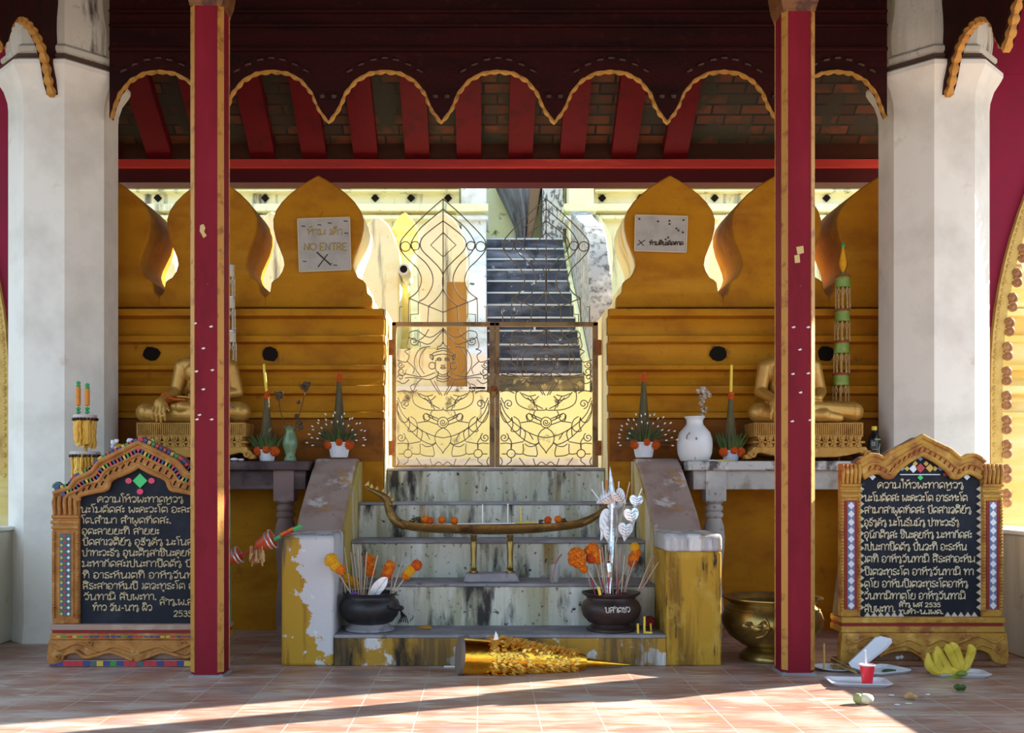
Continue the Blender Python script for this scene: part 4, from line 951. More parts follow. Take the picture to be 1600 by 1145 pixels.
# ------------------------------------------------------------------ notice slabs on two merlons
d = 8.06
t = thing('notice_slab', P(506, 424, d), 'square weathered notice slab reading NO ENTRE with a scratched X', 'notice')
MB().prism([(PX(465,d),PZ(342,d)),(PX(546,d),PZ(339.5,d)),(PX(548,d),PZ(421,d)),(PX(468,d),PZ(424.5,d))], d-.005, d+.025, 'y').build('slab', PLAQUE, t, bevel=.006)
e = MB(); 
for (a, b_), (c_, g_) in (((465,342),(546,339.5)),((546,339.5),(548,421)),((548,421),(468,424.5)),((468,424.5),(465,342))): e.tube([P(a,b_,d-.006), P(c_,g_,d-.006)], .006, 5)
e.build('edge_rim', PLEDGE, t)
e = MB(); write(e, 'NO ENTRE', 475, 543, 391, -11, lambda x, y: P(x, y, d-.006), .0055); e.build('lettering', FADED, t)
e = MB()
write(e, 'ຫ້າມ ເຂົ້າ'.replace('ຂົ','ຄັ'), 480, 536, 367, -9, lambda x, y: P(x, y, d-.006), .004); e.build('faded_lettering', FADED, t)
e = MB(); e.tube([P(495,394,d-.005), P(517,414,d-.006)], .007, 5); e.tube([P(512,397,d-.005), P(497,417,d-.006)], .005, 5)
for a, b_ in ((474,353),(499,351),(515,348),(541,364),(540,345),(476,408),(524,414)): e.tube([P(a-3,b_,d-.006), P(a+3,b_+.6,d-.006)], .004, 5)
e.build('scratch_mark', DARKINK, t)
t = thing('notice_slab', P(1033, 393, d), 'low weathered notice slab with one line of dark script, right of the gate', 'notice')
MB().prism([(PX(993,d),PZ(336,d)),(PX(1074,d),PZ(338,d)),(PX(1072,d),PZ(394,d)),(PX(992,d),PZ(391.5,d))], d-.005, d+.025, 'y').build('slab', PLAQUE, t, bevel=.006)
e = MB()
for (a, b_), (c_, g_) in (((993,336),(1074,338)),((1074,338),(1072,394)),((1072,394),(992,391.5)),((992,391.5),(993,336))): e.tube([P(a,b_,d-.006), P(c_,g_,d-.006)], .006, 5)
e.build('edge_rim', PLEDGE, t)
e = MB(); write(e, 'ຫ້າມຂຶ້ນເດັດຂາດ'.replace('ຂຶ','ຄິ').replace('ຂ','ຄ'), 1015, 1068, 383, -5.5, lambda x, y: P(x, y, d-.006), .004)
e.tube([P(996,383,d-.006), P(1008,375,d-.006)], .004, 5); e.tube([P(998,375,d-.006), P(1006,384,d-.006)], .004, 5)
for a, b_ in ((999,342),(1028,346),(1046,345),(1046,350),(1057,357),(1060,360),(1067,363),(1044,371),(1040,374),(1068,344)): e.ell(P(a,b_,d-.004), (.011,.004,.009), 6)
e.build('lettering', DARKINK, t)
# ------------------------------------------------------------------ gate
GD = 8.30
SCR = [] # scrollwork of one leaf in photograph pixels, around the leaf's middle x = 692.3
def g1(pts): return [(600 + x/4.571, 280 + y/4.571) for x, y in pts]
def g2(pts): return [(600 + x/4.578, 490 + y/4.578) for x, y in pts]
CXL = 692.3
def mir(p): return [(2*CXL - x, y) for x, y in p]
CREST = []
for pts in ([(422,140),(330,220),(225,320),(150,400),(118,450),(122,510),(185,585),(240,640),(268,720),(240,800),(180,850)],
            [(422,212),(340,280),(260,350),(205,430),(195,470),(225,530),(300,600),(345,680),(345,760),(300,840),(250,872)],
            [(422,297),(350,350),(280,410),(258,460),(275,510),(340,575),(400,640),(424,700),(418,790),(370,860),(320,905)]):
    q = g1(cat(pts, 4)); CREST += [q, mir(q)]
for c, r in (((153,480),35),((222,475),31)):
    q = g1([(c[0]+r*math.cos(R(a)), c[1]+r*math.sin(R(a))) for a in range(0, 361, 24)]); CREST += [q, mir(q)]
CREST += [g1([(422,140),(422,950)]), g1([(422,380),(333,470),(422,555),(514,470),(422,380)]), g1([(180,850),(422,950),(668,850)])]
for pts in ([(180,850),(176,900),(175,1025)], [(245,876),(245,962),(190,966),(190,1025)], [(320,906),(312,1025)], [(130,910),(112,912),(112,1025)], [(422,950),(422,1025)]):
    q = g1(pts); CREST += [q, mir(q)]
def half(*lists):
    for pts in lists:
        q = g2(cat(pts, 4)) if len(pts) > 2 else g2(pts); SCR.append(q); SCR.append(mir(q))
def whole(*lists):
    for pts in lists: SCR.append(g2(cat(pts, 4)) if len(pts) > 2 else g2(pts))
def spiral(c, r0, r1, a0, turns, n=20): return [(c[0]+(r0+(r1-r0)*k/n)*math.cos(R(a0+turns*360*k/n)), c[1]+(r0+(r1-r0)*k/n)*math.sin(R(a0+turns*360*k/n))) for k in range(n+1)]
# the leaf's middle is at x = 422 in this frame; halves are drawn on the left
half([(372,330),(366,380),(385,420),(422,440)], [(340,310),(355,280),(422,262)], [(345,330),(360,300),(422,288)], [(330,290),(352,300),(350,330),(330,310),(330,290)],
     [(384,256),(386,235),(405,230),(422,200)], [(422,215),(425,100)], [(372,258),(422,245)], spiral((345,372),24,24,0,1), [(378,322),(395,314),(412,322)], [(378,330),(395,324),(410,331),(395,336),(378,330)],
     [(404,385),(414,381),(422,386)], [(402,388),(422,395)], [(408,365),(415,372),(422,368)],
     [(390,412),(388,440),(422,452)], [(386,436),(384,458),(422,470)], [(382,452),(380,474),(422,488)],
     [(365,420),(320,440),(265,452),(200,440),(140,428)], [(380,445),(330,470),(270,465),(200,456),(150,460)], spiral((125,415),32,10,0,1.2), spiral((118,455),22,8,180,1),
     [(270,465),(235,500),(215,545)], [(330,470),(360,520),(400,580)], [(360,480),(385,530),(415,585)],
     [(212,545),(205,600),(225,650),(300,685),(410,690),(422,672)], [(235,560),(270,600),(330,620),(370,590)], [(290,600),(330,640),(400,680)], [(310,592),(345,640)], [(330,625),(345,672)], [(350,650),(362,690)], [(250,570),(300,590),(350,580)],
     [(345,695),(335,720),(360,760)], [(300,712),(350,735),(390,752)], [(285,725),(300,760),(390,795)], [(300,712),(280,730),(290,765),(310,770),(330,740),(300,712)], [(315,735),(390,770)],
     [(95,620),(130,710),(200,785),(280,840),(350,872),(422,888)], [(95,690),(140,775),(200,845),(270,905),(340,935),(370,920)], [(95,640),(100,720),(130,775),(165,770),(178,740)], [(178,740),(185,800),(172,838),(215,840),(240,810)], [(190,735),(225,760),(240,810),(235,880)], [(240,812),(275,850),(262,912)], [(240,780),(300,770)], [(300,850),(330,900)], 
     [(422,815),(385,840),(365,880),(375,930),(410,975),(425,1000)], [(370,925),(340,945),(300,950),(270,930)], [(350,945),(360,1000),(350,1025)],
     spiral((155,645),35,6,90,1.5), [(120,640),(100,600)], spiral((122,885),34,5,-60,1.5), [(150,880),(175,920),(172,975)], [(95,930),(140,925),(172,930),(260,915)], spiral((172,1000),29,29,0,1), [(105,1003),(143,1003)], [(172,930),(172,972)], [(201,1000),(255,1000),(258,930)], [(172,1028),(172,1055),(140,1080)], [(255,1000),(290,1015),(350,1020)], [(95,1025),(110,1060),(95,1085)], [(230,1030),(270,1085)], [(330,1035),(350,1085),(390,1060),(422,1085)],
     [(240,120),(190,130),(180,165),(220,190),(255,200),(262,240)], spiral((215,195),34,8,0,1.4), [(240,120),(330,170),(420,110)], [(260,200),(330,215),(425,115)], [(180,165),(165,230),(185,260)], [(330,235),(260,250),(220,320),(225,390),(265,450)], [(300,245),(262,300),(255,370),(290,430)],
     [(165,340),(215,390),(205,430)], [(95,330),(140,345),(165,340),(180,300),(150,270),(190,250)], spiral((120,365),26,6,0,1.3), [(95,480),(140,500),(180,470)], [(225,500),(190,520),(210,560),(235,545)], [(95,560),(150,550),(195,570)], [(250,190),(290,160),(320,110)])
SCR += [g2(spiral((422,778),38,38,0,1)), g2(spiral((422,778),26,4,0,1.6))]
def leaf(dx, name, lab, hinge):
    t = thing('gate_leaf', (PX(CXL+dx,GD), GD, 1.26), lab, 'gate')
    def B_(x0, x1, y0, y1, a=.025): return MB().box(PX(x0+dx,GD), PX(x1+dx,GD), GD-a, GD+a, PZ(y1,GD), PZ(y0,GD))
    e = B_(612.5,619.5,504,730); e.box(PX(765+dx,GD), PX(773+dx,GD), GD-.025, GD+.025, PZ(730,GD), PZ(504,GD))
    e.box(PX(612.5+dx,GD), PX(773+dx,GD), GD-.025, GD+.025, PZ(510,GD), PZ(503.5,GD)); e.box(PX(612.5+dx,GD), PX(773+dx,GD), GD-.02, GD+.02, PZ(730,GD), PZ(726.5,GD))
    e.build('frame', IRON, t, bevel=.004)
    e = MB()
    for q in SCR: e.tube([P(x+dx, y, GD) for x, y in q if 619 < x < 766 and 508 < y < 729], .0043, 5)
    e.build('scrollwork', WIRE, t)
    e = MB()
    for q in CREST: e.tube([P(x+dx, y, GD) for x, y in q], .0048, 5)
    e.build('crest_scrolls', WIRE, t)
    hx = 612 if hinge < 0 else 773
    for y in (543, 700):
        e = MB(); X = PX(hx+dx,GD); e.lathe([(.018,-.06),(.018,.06)], (X + hinge*.012, GD, PZ(y,GD)), 10); e.box(X-.02, X+.02, GD-.03, GD+.03, PZ(y,GD)-.06, PZ(y,GD)+.06)
        e.build('hinge', RUST, t)
    return t
leaf(0, 'l', 'left iron gate leaf with scrollwork figure, in front of the yellow terrace block', -1)
leaf(161, 'r', 'right iron gate leaf with scrollwork figure, in front of the dark stair', 1)
t = thing('padlock_chain', P(771, 614, GD-.05), 'rusty chain and padlock joining the two gate leaves', 'padlock')
e = MB()
for k in range(9):
    a = 2*math.pi*k/9; c = P(771 + 5*math.cos(a), 610 + 5*math.sin(a), GD-.045); M_ = Matrix.Rotation(a, 3, 'Y')
    e.tube([c + M_ @ Vector((.014*math.cos(q), .006*math.sin(q)*(k % 2), .009*math.sin(q))) for q in [2*math.pi*i/8 for i in range(8)]], .0045, 5, closed=True)
e.build('chain', RUST, t)
MB().box(PX(768,GD), PX(775,GD), GD-.075, GD-.045, PZ(621,GD), PZ(612,GD)).build('lock_body', BRASSD, t, bevel=.005)
# ------------------------------------------------------------------ seated statues
def statue(cx, tx, pcx, lab, cord, hx=-.210):
    d = 7.74; zt = 1.3065; k = d/F
    base = (PX(pcx,d), d, zt); t = thing('seated_buddha_statue', base, lab, 'statue')
    bx = PX(pcx,d); zs = PZ(662,d)             # seat level
    # pedestal
    hw = 84*k; yd = .13
    def tier(m, a, y0, y1, inset=0): m.box(bx-a*k, bx+a*k, d-yd+inset-.02, d+.135, PZ(y1,d), PZ(y0,d)); return m
    q = [(-90,718),(-98,718),(-99,712),(-92,708),(-88,702),(-86,699),(86,699),(88,702),(92,708),(99,712),(98,718),(90,718),(84,711),(76,708),(60,712),(40,715),(0,715.5),(-40,715),(-60,712),(-76,708),(-84,711)]
    fo = [(bx+a*k, PZ(b,d)) for a, b in q]
    e = MB().prism(fo, d-yd-.045, d+.14, 'y'); e.build('curled_foot', PEDG, t, bevel=.006, smooth=25)
    e = tier(MB(), 84, 661.5, 684); tier(e, 80, 684, 690, .02); tier(e, 86, 690, 694, -.012); tier(e, 82, 694, 700, .008)
    e.build('pedestal_body', PEDG, t, bevel=.006)
    e = MB()
    for i in range(52): 
        x = bx + (-82+164*(i+.5)/52)*k; e.tube([(x, d-yd-.026, PZ(664,d)), (x, d-yd-.026, PZ(680,d))], .006, 5)
    e.build('fluted_band', PEDG, t)
    e = MB()
    for row, (y, s, n) in enumerate(((687,1,13),(697,-1,13))):
        for i in range(n):
            x = bx + (-80+160*(i+.5)/n)*k; w = 160/n*.46*k; z = PZ(y,d)
            pts = [(x-w, z+.022*s), (x-w*.95, z), (x-w*.5, z-.018*s), (x, z-.030*s), (x+w*.5, z-.018*s), (x+w*.95, z), (x+w, z+.022*s)]
            e.prism(pts, d-yd-.040, d-yd, 'y'); e.ell((x, d-yd-.042, z+.004*s), (w*.55,.012,.016), 8)
    e.build('lotus_petals', PEDG, t, smooth=40)
    for s in (-1, 1):
        X = bx + s*88*k
        MB().tube([(X + s*(.030-.022*i/14)*math.cos(i*.55), d-yd-.05, PZ(711,d)+(.028-.02*i/14)*math.sin(i*.55)) for i in range(15)], .010, 7).build('foot_scroll', PEDG, t)
    # body: one continuous surface
    X0 = PX(cx,d); sx = PX(tx,d) - X0       # torso leans off the seat's middle
    m = MB(); V = lambda x, y, z: (X0+x, d+y, zs+z)
    T = lambda x, y, z: (X0+sx+x, d+y, zs+z)
    m.cap(V(-.13,.045,.09), V(-.355,-.06,.080), .090, .078, 14); m.cap(V(.13,.045,.09), V(.355,-.06,.085), .090, .078, 14)
    m.cap(V(-.355,-.06,.072), V(.10,-.17,.055), .070, .050, 14)
    m.cap(V(.355,-.06,.085), V(-.06,-.165,.115), .070, .046, 14)
    m.cap(V(.10,-.17,.05), V(.22,-.16,.035), .042, .030, 12); m.cap(V(-.06,-.165,.115), V(-.125,-.15,.115), .040, .028, 12)
    m.ell(V(0,.03,.09), (.24,.105,.09), 20); m.ell(T(0,.05,.16), (.155,.11,.15), 20); m.ell(T(0,.045,.29), (.150,.095,.14), 20)
    m.ell(T(0,.035,.395), (.185,.100,.105), 20); m.cap(T(-.150,.04,.445), T(.150,.04,.445), .062, .062, 14)
    m.ell(T(-.07,-.04,.39), (.075,.035,.06), 12); m.ell(T(.07,-.04,.39), (.075,.035,.06), 12)
    m.cap(T(0,.035,.46), T(0,.02,.60), .056, .050, 14)
    H = .685
    m.ell(T(0,.005,H), (.088,.098,.112), 20); m.ell(T(0,-.02,H-.055), (.066,.075,.055), 16); m.ell(T(0,.03,H+.075), (.078,.082,.06), 16); m.ell(T(0,.03,H+.145), (.045,.045,.045), 14)
    m.cap(T(0,-.088,H+.012), T(0,-.106,H-.026), .009, .016, 8); m.ell(T(0,-.090,H-.058), (.030,.012,.009), 10); m.ell(T(0,-.088,H-.072), (.024,.012,.008), 10)
    for s in (-1, 1):
        m.ell(T(s*.036,-.082,H+.012), (.024,.012,.010), 10); m.cap(T(s*.014,-.092,H+.030), T(s*.058,-.076,H+.034), .007, .006, 6)
        m.cap(T(s*.090,.01,H+.03), T(s*.102,.005,H-.11), .018, .015, 8)
    # right arm reaching over the shin, left arm in the lap
    m.cap(T(-.185,.04,.435), T(-.225,.03,.245), .058, .048, 14); m.cap(T(-.225,.03,.245), V(hx+.005,-.155,.165), .048, .032, 14)
    m.ell(V(hx,-.188,.135), (.050,.024,.052), 14, M=Matrix.Rotation(R(-15), 3, 'X'))
    for i, (o, l) in enumerate(((-.043,.088),(-.014,.108),(.015,.114),(.043,.098))):
        a = V(hx+o*.9,-.205,.110); b_ = V(hx+o*1.05,-.228,.108-l*.50); c_ = V(hx+o*1.08,-.220,.108-l)
        m.cap(a, b_, .0125, .0115, 8); m.cap(b_, c_, .0115, .009, 8)
    m.cap(V(hx+.040,-.185,.140), V(hx+.068,-.198,.085), .014, .010, 8)
    m.cap(T(.185,.04,.435), T(.235,.045,.245), .058, .048, 14); m.cap(T(.235,.045,.245), V(.075,-.13,.185), .048, .032, 14)
    m.ell(V(.02,-.145,.185), (.055,.034,.020), 12)
    for i in range(4): m.cap(V(-.02,-.125-.014*i,.188), V(-.098+.008*abs(i-1.5),-.128-.014*i,.192), .011, .009, 8)
    m.cap(V(.03,-.118,.195), V(-.025,-.105,.212), .012, .009, 8)
    o = m.build('body', BUD, t, smooth=180)
    r = o.modifiers.new('union', 'REMESH'); r.mode = 'VOXEL'; r.voxel_size = .006; r.use_smooth_shade = True
    s_ = o.modifiers.new('soften', 'SMOOTH'); s_.factor = .5; s_.iterations = 4
    # curls and flame on the head, robe hem on the chest
    e = MB(); e.lathe([(.030,0),(.026,.03),(.034,.06),(.020,.11),(.004,.17)], T(0,.03,H+.175), 12); e.build('flame_finial', BUD, t)
    e = MB()
    for i in range(60):
        z = .02 + .105*(i//12)/4; a = 2*math.pi*(i % 12)/12 + .26*(i//12); rr = math.sqrt(max(.02, 1-(z/.14)**2))
        e.ell(T(.083*rr*math.cos(a), .03+.085*rr*math.sin(a), H+.045+z*.75), .013, 6)
    e.build('hair_curls', BUD, t)
    e = MB(); e.tube(cat([T(.115,-.035,.475), T(.05,-.080,.40), T(-.04,-.085,.33), T(-.12,-.055,.27), T(-.150,.03,.22)], 5), .007, 6)
    e.build('robe_hem', BUD, t)
    return t, V, T
stL, VL, TL = statue(306, 320, 307, 'golden seated statue on the left shelf table, behind the left maroon post', True)
stR, VR, TR = statue(1255, 1236, 1254, 'golden seated statue on the right shelf table behind the right maroon post', False, -.262)
e = MB()
for k in range(5): e.tube([Vector(VL(-.195,-.125+.009*k,.182-.004*k)) + Vector((.037*math.cos(a), .010*math.sin(a), .037*math.sin(a))) for a in [2*math.pi*i/14 for i in range(14)]], .007, 5, closed=True)
e.tube(cat([VL(-.17,-.14,.19), VL(-.10,-.20,.17), VL(-.02,-.21,.165)], 4), .008, 5)
e.build('wrist_cord', MARID, None, label='orange cord tied round the wrist of the left seated statue', category='cord')
e = MB(); e.tube(cat([P(348,633,7.66),P(353,630,7.64),P(358,634,7.62),P(364,636,7.60)], 4), .006, 5)
e.build('thread', PURPLE, None, label='violet thread lying on the lap of the left seated statue', category='thread')

# ------------------------------------------------------------------ tall tiered offering towers behind the statues
def tower(px, pys, rs, band, disc, lab, d=7.84, top=True, lean=0):
    x0 = PX(px,d); t = thing('tiered_offering_tower', (x0, d, 1.306), lab, 'offering tower')
    z0 = 1.306; ztop = PZ(pys[0],d)
    MB().tube([(x0, d, z0), (x0 + lean, d, ztop+.05)], .008, 8).build('stem', BAMB, t)
    for i, (py, r) in enumerate(zip(pys, rs)):
        z = PZ(py,d); X = x0 + lean*(z-z0)/(ztop-z0)
        e = MB(); e.lathe([(r*.95,0),(r*1.02,.004),(r*1.02,.012),(r*.9,.02)], (X,d,z), 20); tr = e.build('tier_disc', disc, t)
        e = MB(); e.lathe([(r*.92,-.075),(r*.96,-.07),(r*.93,0)], (X,d,z), 20); e.build('paper_band', band, tr)
        e = MB()
        n = 10
        for k in range(n):
            a = 2*math.pi*k/n; c0 = Vector((X+r*.95*math.cos(a), d+r*.95*math.sin(a), z-.078)); a2 = a + math.pi/n
            for s in (-1, 1): e.tube([c0, c0 + Vector((r*.19*s*-math.sin(a), r*.19*s*math.cos(a), -.035)), c0 + Vector((0,0,-.07))], .004, 4)
            L = .055 + .03*random.random()
            e.tube([c0+Vector((0,0,-.07)), c0+Vector((0,0,-.07-L))], .005, 4); e.ell(c0+Vector((0,0,-.072-L)), (.008,.008,.014), 6)
        e.build('bead_fringe', TOWT if band is TOWG else TOWW, tr)
    return t, x0 + lean, ztop
t, X, Z = tower(1311, [434,487,537,587], [.056,.058,.060,.062], TOWG, TOWR, 'tall green tiered offering tower with bead fringes beside the right column', lean=.030)
e = MB(); e.lathe([(.004,-.02),(.016,.0),(.026,.03),(.028,.06),(.018,.12),(.008,.17)], (X,7.84,Z+.06), 12); e.lathe([(.012,.17),(.016,.185),(.010,.20),(.003,.215)], (X,7.84,Z+.06), 10, 1); e.lathe([(.010,-.05),(.012,-.03),(.006,-.01)], (X,7.84,Z+.06), 10, 1)
e.build('yellow_finial', [MARIY, GRNB], t)
t, X, Z = tower(357, [418,467,520,569,637], [.048,.052,.060,.060,.058], TOWW, SILB, 'tall cream and silver tiered offering tower behind the left maroon post', d=7.84)
e = MB(); e.tube([(X,7.84,Z+.02),(X-.02,7.84,Z+.25)], .006, 6); e.ell((X-.004,7.84,Z+.09), (.008,.008,.015), 8); e.build('finial_stick', CANDY, t)

# ------------------------------------------------------------------ leaf cones, vases, bottle
def marigold(c, r, m, n=46):
    e = MB()
    for k in range(n):
        z = 1 - 2*(k+.5)/n; a = k*2.39996; q = math.sqrt(1-z*z)
        v = Vector((q*math.cos(a), q*math.sin(a), z)); p = Vector(c) + v*r*.72
        e.ell(p, (r*.30,r*.30,r*.30), 6, rough=.14)
    return e
def flower(name, c, r, m, lab=None, parent=None, group=None):
    return marigold(c, r, m).build(name, m, parent, smooth=60, label=lab, category='flower' if parent is None else None, group=group)
def cone(px, pyb, pyt, rb, d, pot_m, pr, ph, lab, cand, pins, zb):
    x = PX(px,d); t = thing('leaf_cone_offering', (x, d, zb), lab, 'offering')
    e = MB(); e.lathe([(pr*.72,0),(pr*.74,.005),(pr*.97,ph*.9),(pr*1.05,ph*.92),(pr*1.05,ph),(pr*.93,ph),(pr*.9,ph*.75),(pr*.3,ph*.7)], (x,d,zb), 40, flute=0)
    p = e.build('pot', pot_m, t)
    e = MB()
    for k in range(26):
        a = 2*math.pi*k/26; e.tube([(x+pr*.735*math.cos(a), d+pr*.735*math.sin(a), zb+.006), (x+pr*.96*math.cos(a), d+pr*.96*math.sin(a), zb+ph*.88)], .0038, 4)
    e.build('pot_fluting', pot_m, p)
    zt = PZ(pyt,d); H = zt - (zb+ph*.7)
    e = MB(); lean = random.uniform(-.01,.01)
    prof = [(rb,0),(rb*.86,.12),(rb*.68,.30),(rb*.50,.5),(rb*.36,.68),(rb*.24,.85),(rb*.15,1.0)]
    for j in range(5):
        a0 = j*1.26; M_ = Matrix.Rotation(a0, 3, 'Z')
        e.lathe([(r*(1-.03*j), z*H) for r, z in prof], (x+.004*j-.008, d, zb+ph*.7), 9, M=M_)
    e.build('leaf_cone', LEAFCONE, t, smooth=15)
    e = MB()
    for k in range(40):
        a = 2*math.pi*k/40+random.uniform(-.1,.1); r0 = pr*random.uniform(.35,.8); L = random.uniform(.10,.18)
        p0 = Vector((x+r0*math.cos(a), d+r0*math.sin(a), zb+ph*.75)); u = Vector((math.cos(a)*random.uniform(.35,.95), math.sin(a)*.35, 1)).normalized()
        e.tube([p0, p0+u*L*.5, p0+u*L], [.010,.011,.001], 4, flat=.4)
    e.build('fern_leaves', LEAFGRN, t)
    fz = zt
    for k in range(3 if not cand else 2):
        flower('top_marigold', (x+.003*k, d, fz+.022*k+.004), .024-.003*k, MARID, parent=t)
    if cand:
        MB().tube([(x, d, fz+.02), (x + cand, d, fz+.21), (x+cand*1.1, d, fz+.245)], [.011,.010,.009], 8).build('yellow_candle', CANDY, t)
    for k, (a, r) in enumerate(((-.9,1.05),(.12,.82),(.95,1.12))):
        if k == 1 and not cand: pass
        flower('base_marigold', (x+pr*a, d-pr*(.9 if k == 1 else .45), zb+ph*(.98 if k == 1 else .86)), .036*r, MARID, parent=t)
    if pins:
        for k in range(pins):
            f = k/(pins-1); a = R(-8 + 196*f) ; lay = k % 3
            L = (.155, .195, .13)[lay]*random.uniform(.93,1.05)
            u = Vector((-math.cos(a), -.25-.25*lay, math.sin(a)*.95 + (.1 if lay == 2 else 0))).normalized()
            p0 = Vector((x, d-.03, zb+ph)); e = MB()
            p1 = p0 + u*(.04+L*.0); p2 = p0 + u*(.05+L)
            e.tube([p1, p2], .0022, 4); e.ell(p2, (.0055,.0055,.011), 6, 1, M=u.to_track_quat('Z','Y').to_matrix())
            e.build('bud_pin', [PINST, BUDW], t)
    return t
ZC = 1.336
cone(530, 700, 594, .062, 7.77, WPLAST, .083, .115, 'leaf cone with white bud pins in a white pot on the left stair cheek', 0, 34, ZC)
cone(1006, 700, 594, .062, 7.77, WPLAST, .083, .115, 'leaf cone with white bud pins in a white pot on the right stair cheek', 0, 34, ZC)
cone(417, 706, 620, .060, 7.66, WPLAST, .066, .085, 'leaf cone topped by a yellow candle in a white pot beside the green vase', -.02, 0, 1.3065)
cone(1142, 706, 621, .060, 7.68, BPLAST, .066, .080, 'leaf cone topped by a yellow candle in a pale blue pot beside the white vase', .004, 0, 1.3065)
# green vase
d = 7.66; x = PX(453.5,d); z = 1.3065; k = d/F
t = thing('green_vase', (x,d,z), 'green glazed vase with dried twigs on the left shelf table', 'vase')
pr = [(0.045,0),(.048,.006),(.040,.03),(.034,.045),(.042,.075),(.054,.115),(.056,.135),(.050,.17),(.037,.205),(.033,.225),(.040,.245),(.052,.257),(.047,.257),(.028,.22),(.02,.15)]
n = 28; vs = []
for j, (r, zz) in enumerate(pr):
    for q in range(n):
        a = 2*math.pi*q/n; w = 1 + (.10*math.sin(7*a) if zz > .24 else .02*math.cos(14*a)); vs.append((x+r*w*math.cos(a), d+r*w*math.sin(a), z+zz+(.006*math.sin(7*a) if zz > .25 else 0)))
fs = [(j*n+q, j*n+(q+1)%n, (j+1)*n+(q+1)%n, (j+1)*n+q) for j in range(len(pr)-1) for q in range(n)] + [tuple(range(n))[::-1], tuple((len(pr)-1)*n+q for q in range(n))]
MB().add(vs, fs).build('vase_body', CELADON, t, smooth=60)
def twig(pts, d, tufts, name, lab, cat_, m=TWIG, tm=TWIG, r=.004):
    t = thing(name, P(pts[0][0], pts[0][1], d), lab, cat_)
    MB().tube([P(a, b, d + .01*i) for i, (a, b) in enumerate(cat(pts, 4))], r, 5).build('stem', m, t)
    e = MB()
    for a, b, s in tufts:
        for k in range(9): 
            o = Vector((random.uniform(-1,1), random.uniform(-1,1), random.uniform(-1,1)))*s*.005
            e.ell(P(a,b,d)+o, (.012*s/3,.010*s/3,.012*s/3), 6, rough=.2)
    e.build('dried_flower', tm, t)
twig([(449,690),(444,664),(437,636),(436,618)], 7.62, [(436,617,4),(434,622,2.5)], 'dried_flower_spray', 'thin dried stem leaning left in the green vase', 'dried stem')
twig([(456,690),(461,668),(470,640),(477,610),(482,602)], 7.62, [(474,605,3.5),(480,602,3.5),(479,610,2.5),(466,628,2),(464,650,2.5),(468,660,3),(470,668,3)], 'dried_flower_spray', 'branched dried stem leaning right in the green vase', 'dried stem')
# white vase
d = 7.70; x = PX(1085.5,d)
t = thing('white_vase', (x,d,z), 'round white vase with dried flowers on the right shelf table', 'vase')
MB().lathe([(.100,0),(.108,.004),(.128,.06),(.133,.12),(.130,.165),(.115,.215),(.085,.25),(.064,.275),(.060,.30),(.064,.315),(.078,.330),(.076,.336),(.055,.32),(.05,.27)], (x,d,z), 40).build('vase_body', WHITEC, t, smooth=60)
e = MB(); e.tube([P(1088,683,d-.131), P(1088.5,687,d-.132)], .006, 5); e.tube([P(1086,711,d-.115), P(1086,718,d-.107)], .004, 5)
e.tube(cat([P(1078,676,d-.128), P(1074,680,d-.13), P(1073,686,d-.128)], 4), .005, 5); e.build('glaze_crack', GREYSIDE, t)
twig([(1091,662),(1096,645),(1098,628),(1100,614)], 7.70, [(1092,612,3),(1098,608,3.5),(1103,612,3.5),(1108,616,3),(1098,620,3.5),(1096,630,3),(1100,640,3.2),(1097,650,3)], 'dried_bouquet', 'dried white flower stems in the round white vase', 'dried flowers', tm=mat('dried pale flower', (.34,.26,.19), .8, 0, [((.62,.55,.50), 40, .52, .6, U), ((.10,.10,.04), 25, .55, .66, U)]))
# bottle
d = 7.58; x = PX(1366,d)
t = thing('plastic_bottle', (x,d,1.3065), 'black plastic bottle with a yellow cap beside the right column', 'bottle')
MB().lathe([(.040,0),(.045,.006),(.045,.05),(.042,.06),(.045,.07),(.045,.15),(.040,.17),(.024,.205),(.016,.215),(.016,.228)], (x,d,1.3065), 28).build('bottle_body', BLKPL, t, smooth=50)
MB().lathe([(.018,0),(.0195,.002),(.0195,.026),(.017,.030)], (x,d,1.3065+.226), 24, flute=.04).build('screw_cap', YCAP, t)
e = MB()
def cyl(a, zz, r=.0455): return Vector((x + r*math.sin(a), d - r*math.cos(a), 1.3065+zz))
e.tube([cyl(-.5+.1*math.cos(q)*2, .125+.012*math.sin(q)) for q in [2*math.pi*i/12 for i in range(13)]], .0022, 4); e.tube([cyl(a/10, .085) for a in range(-6, 3)], .0018, 4); e.tube([cyl(a/10, .055) for a in range(-6, 2)], .0014, 4)
e.tube([cyl(.55+.12*math.sin(zz*60), zz) for zz in [.02+.012*i for i in range(10)]], .0028, 4)
e.build('label_print', LBLW, t)
e = MB(); e.tube([cyl(a/10, .158, .0435) for a in range(-3, 9)], .005, 4); e.build('label_band', LBLY, t)
for i, (a, b_, c_, g_) in enumerate(((1107,719,1133,719.5),(1122,719,1148,718.5))):
    MB().tube([P(a,b_,7.56)+Vector((0,0,0)), P(c_,g_,7.60)], .0045, 5).build('white_candle', CANDY if i else CANDW, None, label=('thin white candle lying on the edge of the right shelf table', 'thin yellow candle lying on the edge of the right shelf table')[i], category='candle')
for i, (a, r) in enumerate(((366,.020),(376,.016))):
    MB().ell((PX(a,7.56), 7.57, 1.306+r*.6), (r*1.5,r,r*.6), 10, rough=.1).build('petal_scrap', GARW, None, label=('larger pale petal scrap at the front edge of the left shelf table', 'smaller pale petal scrap at the front edge of the left shelf table')[i], category='petal')

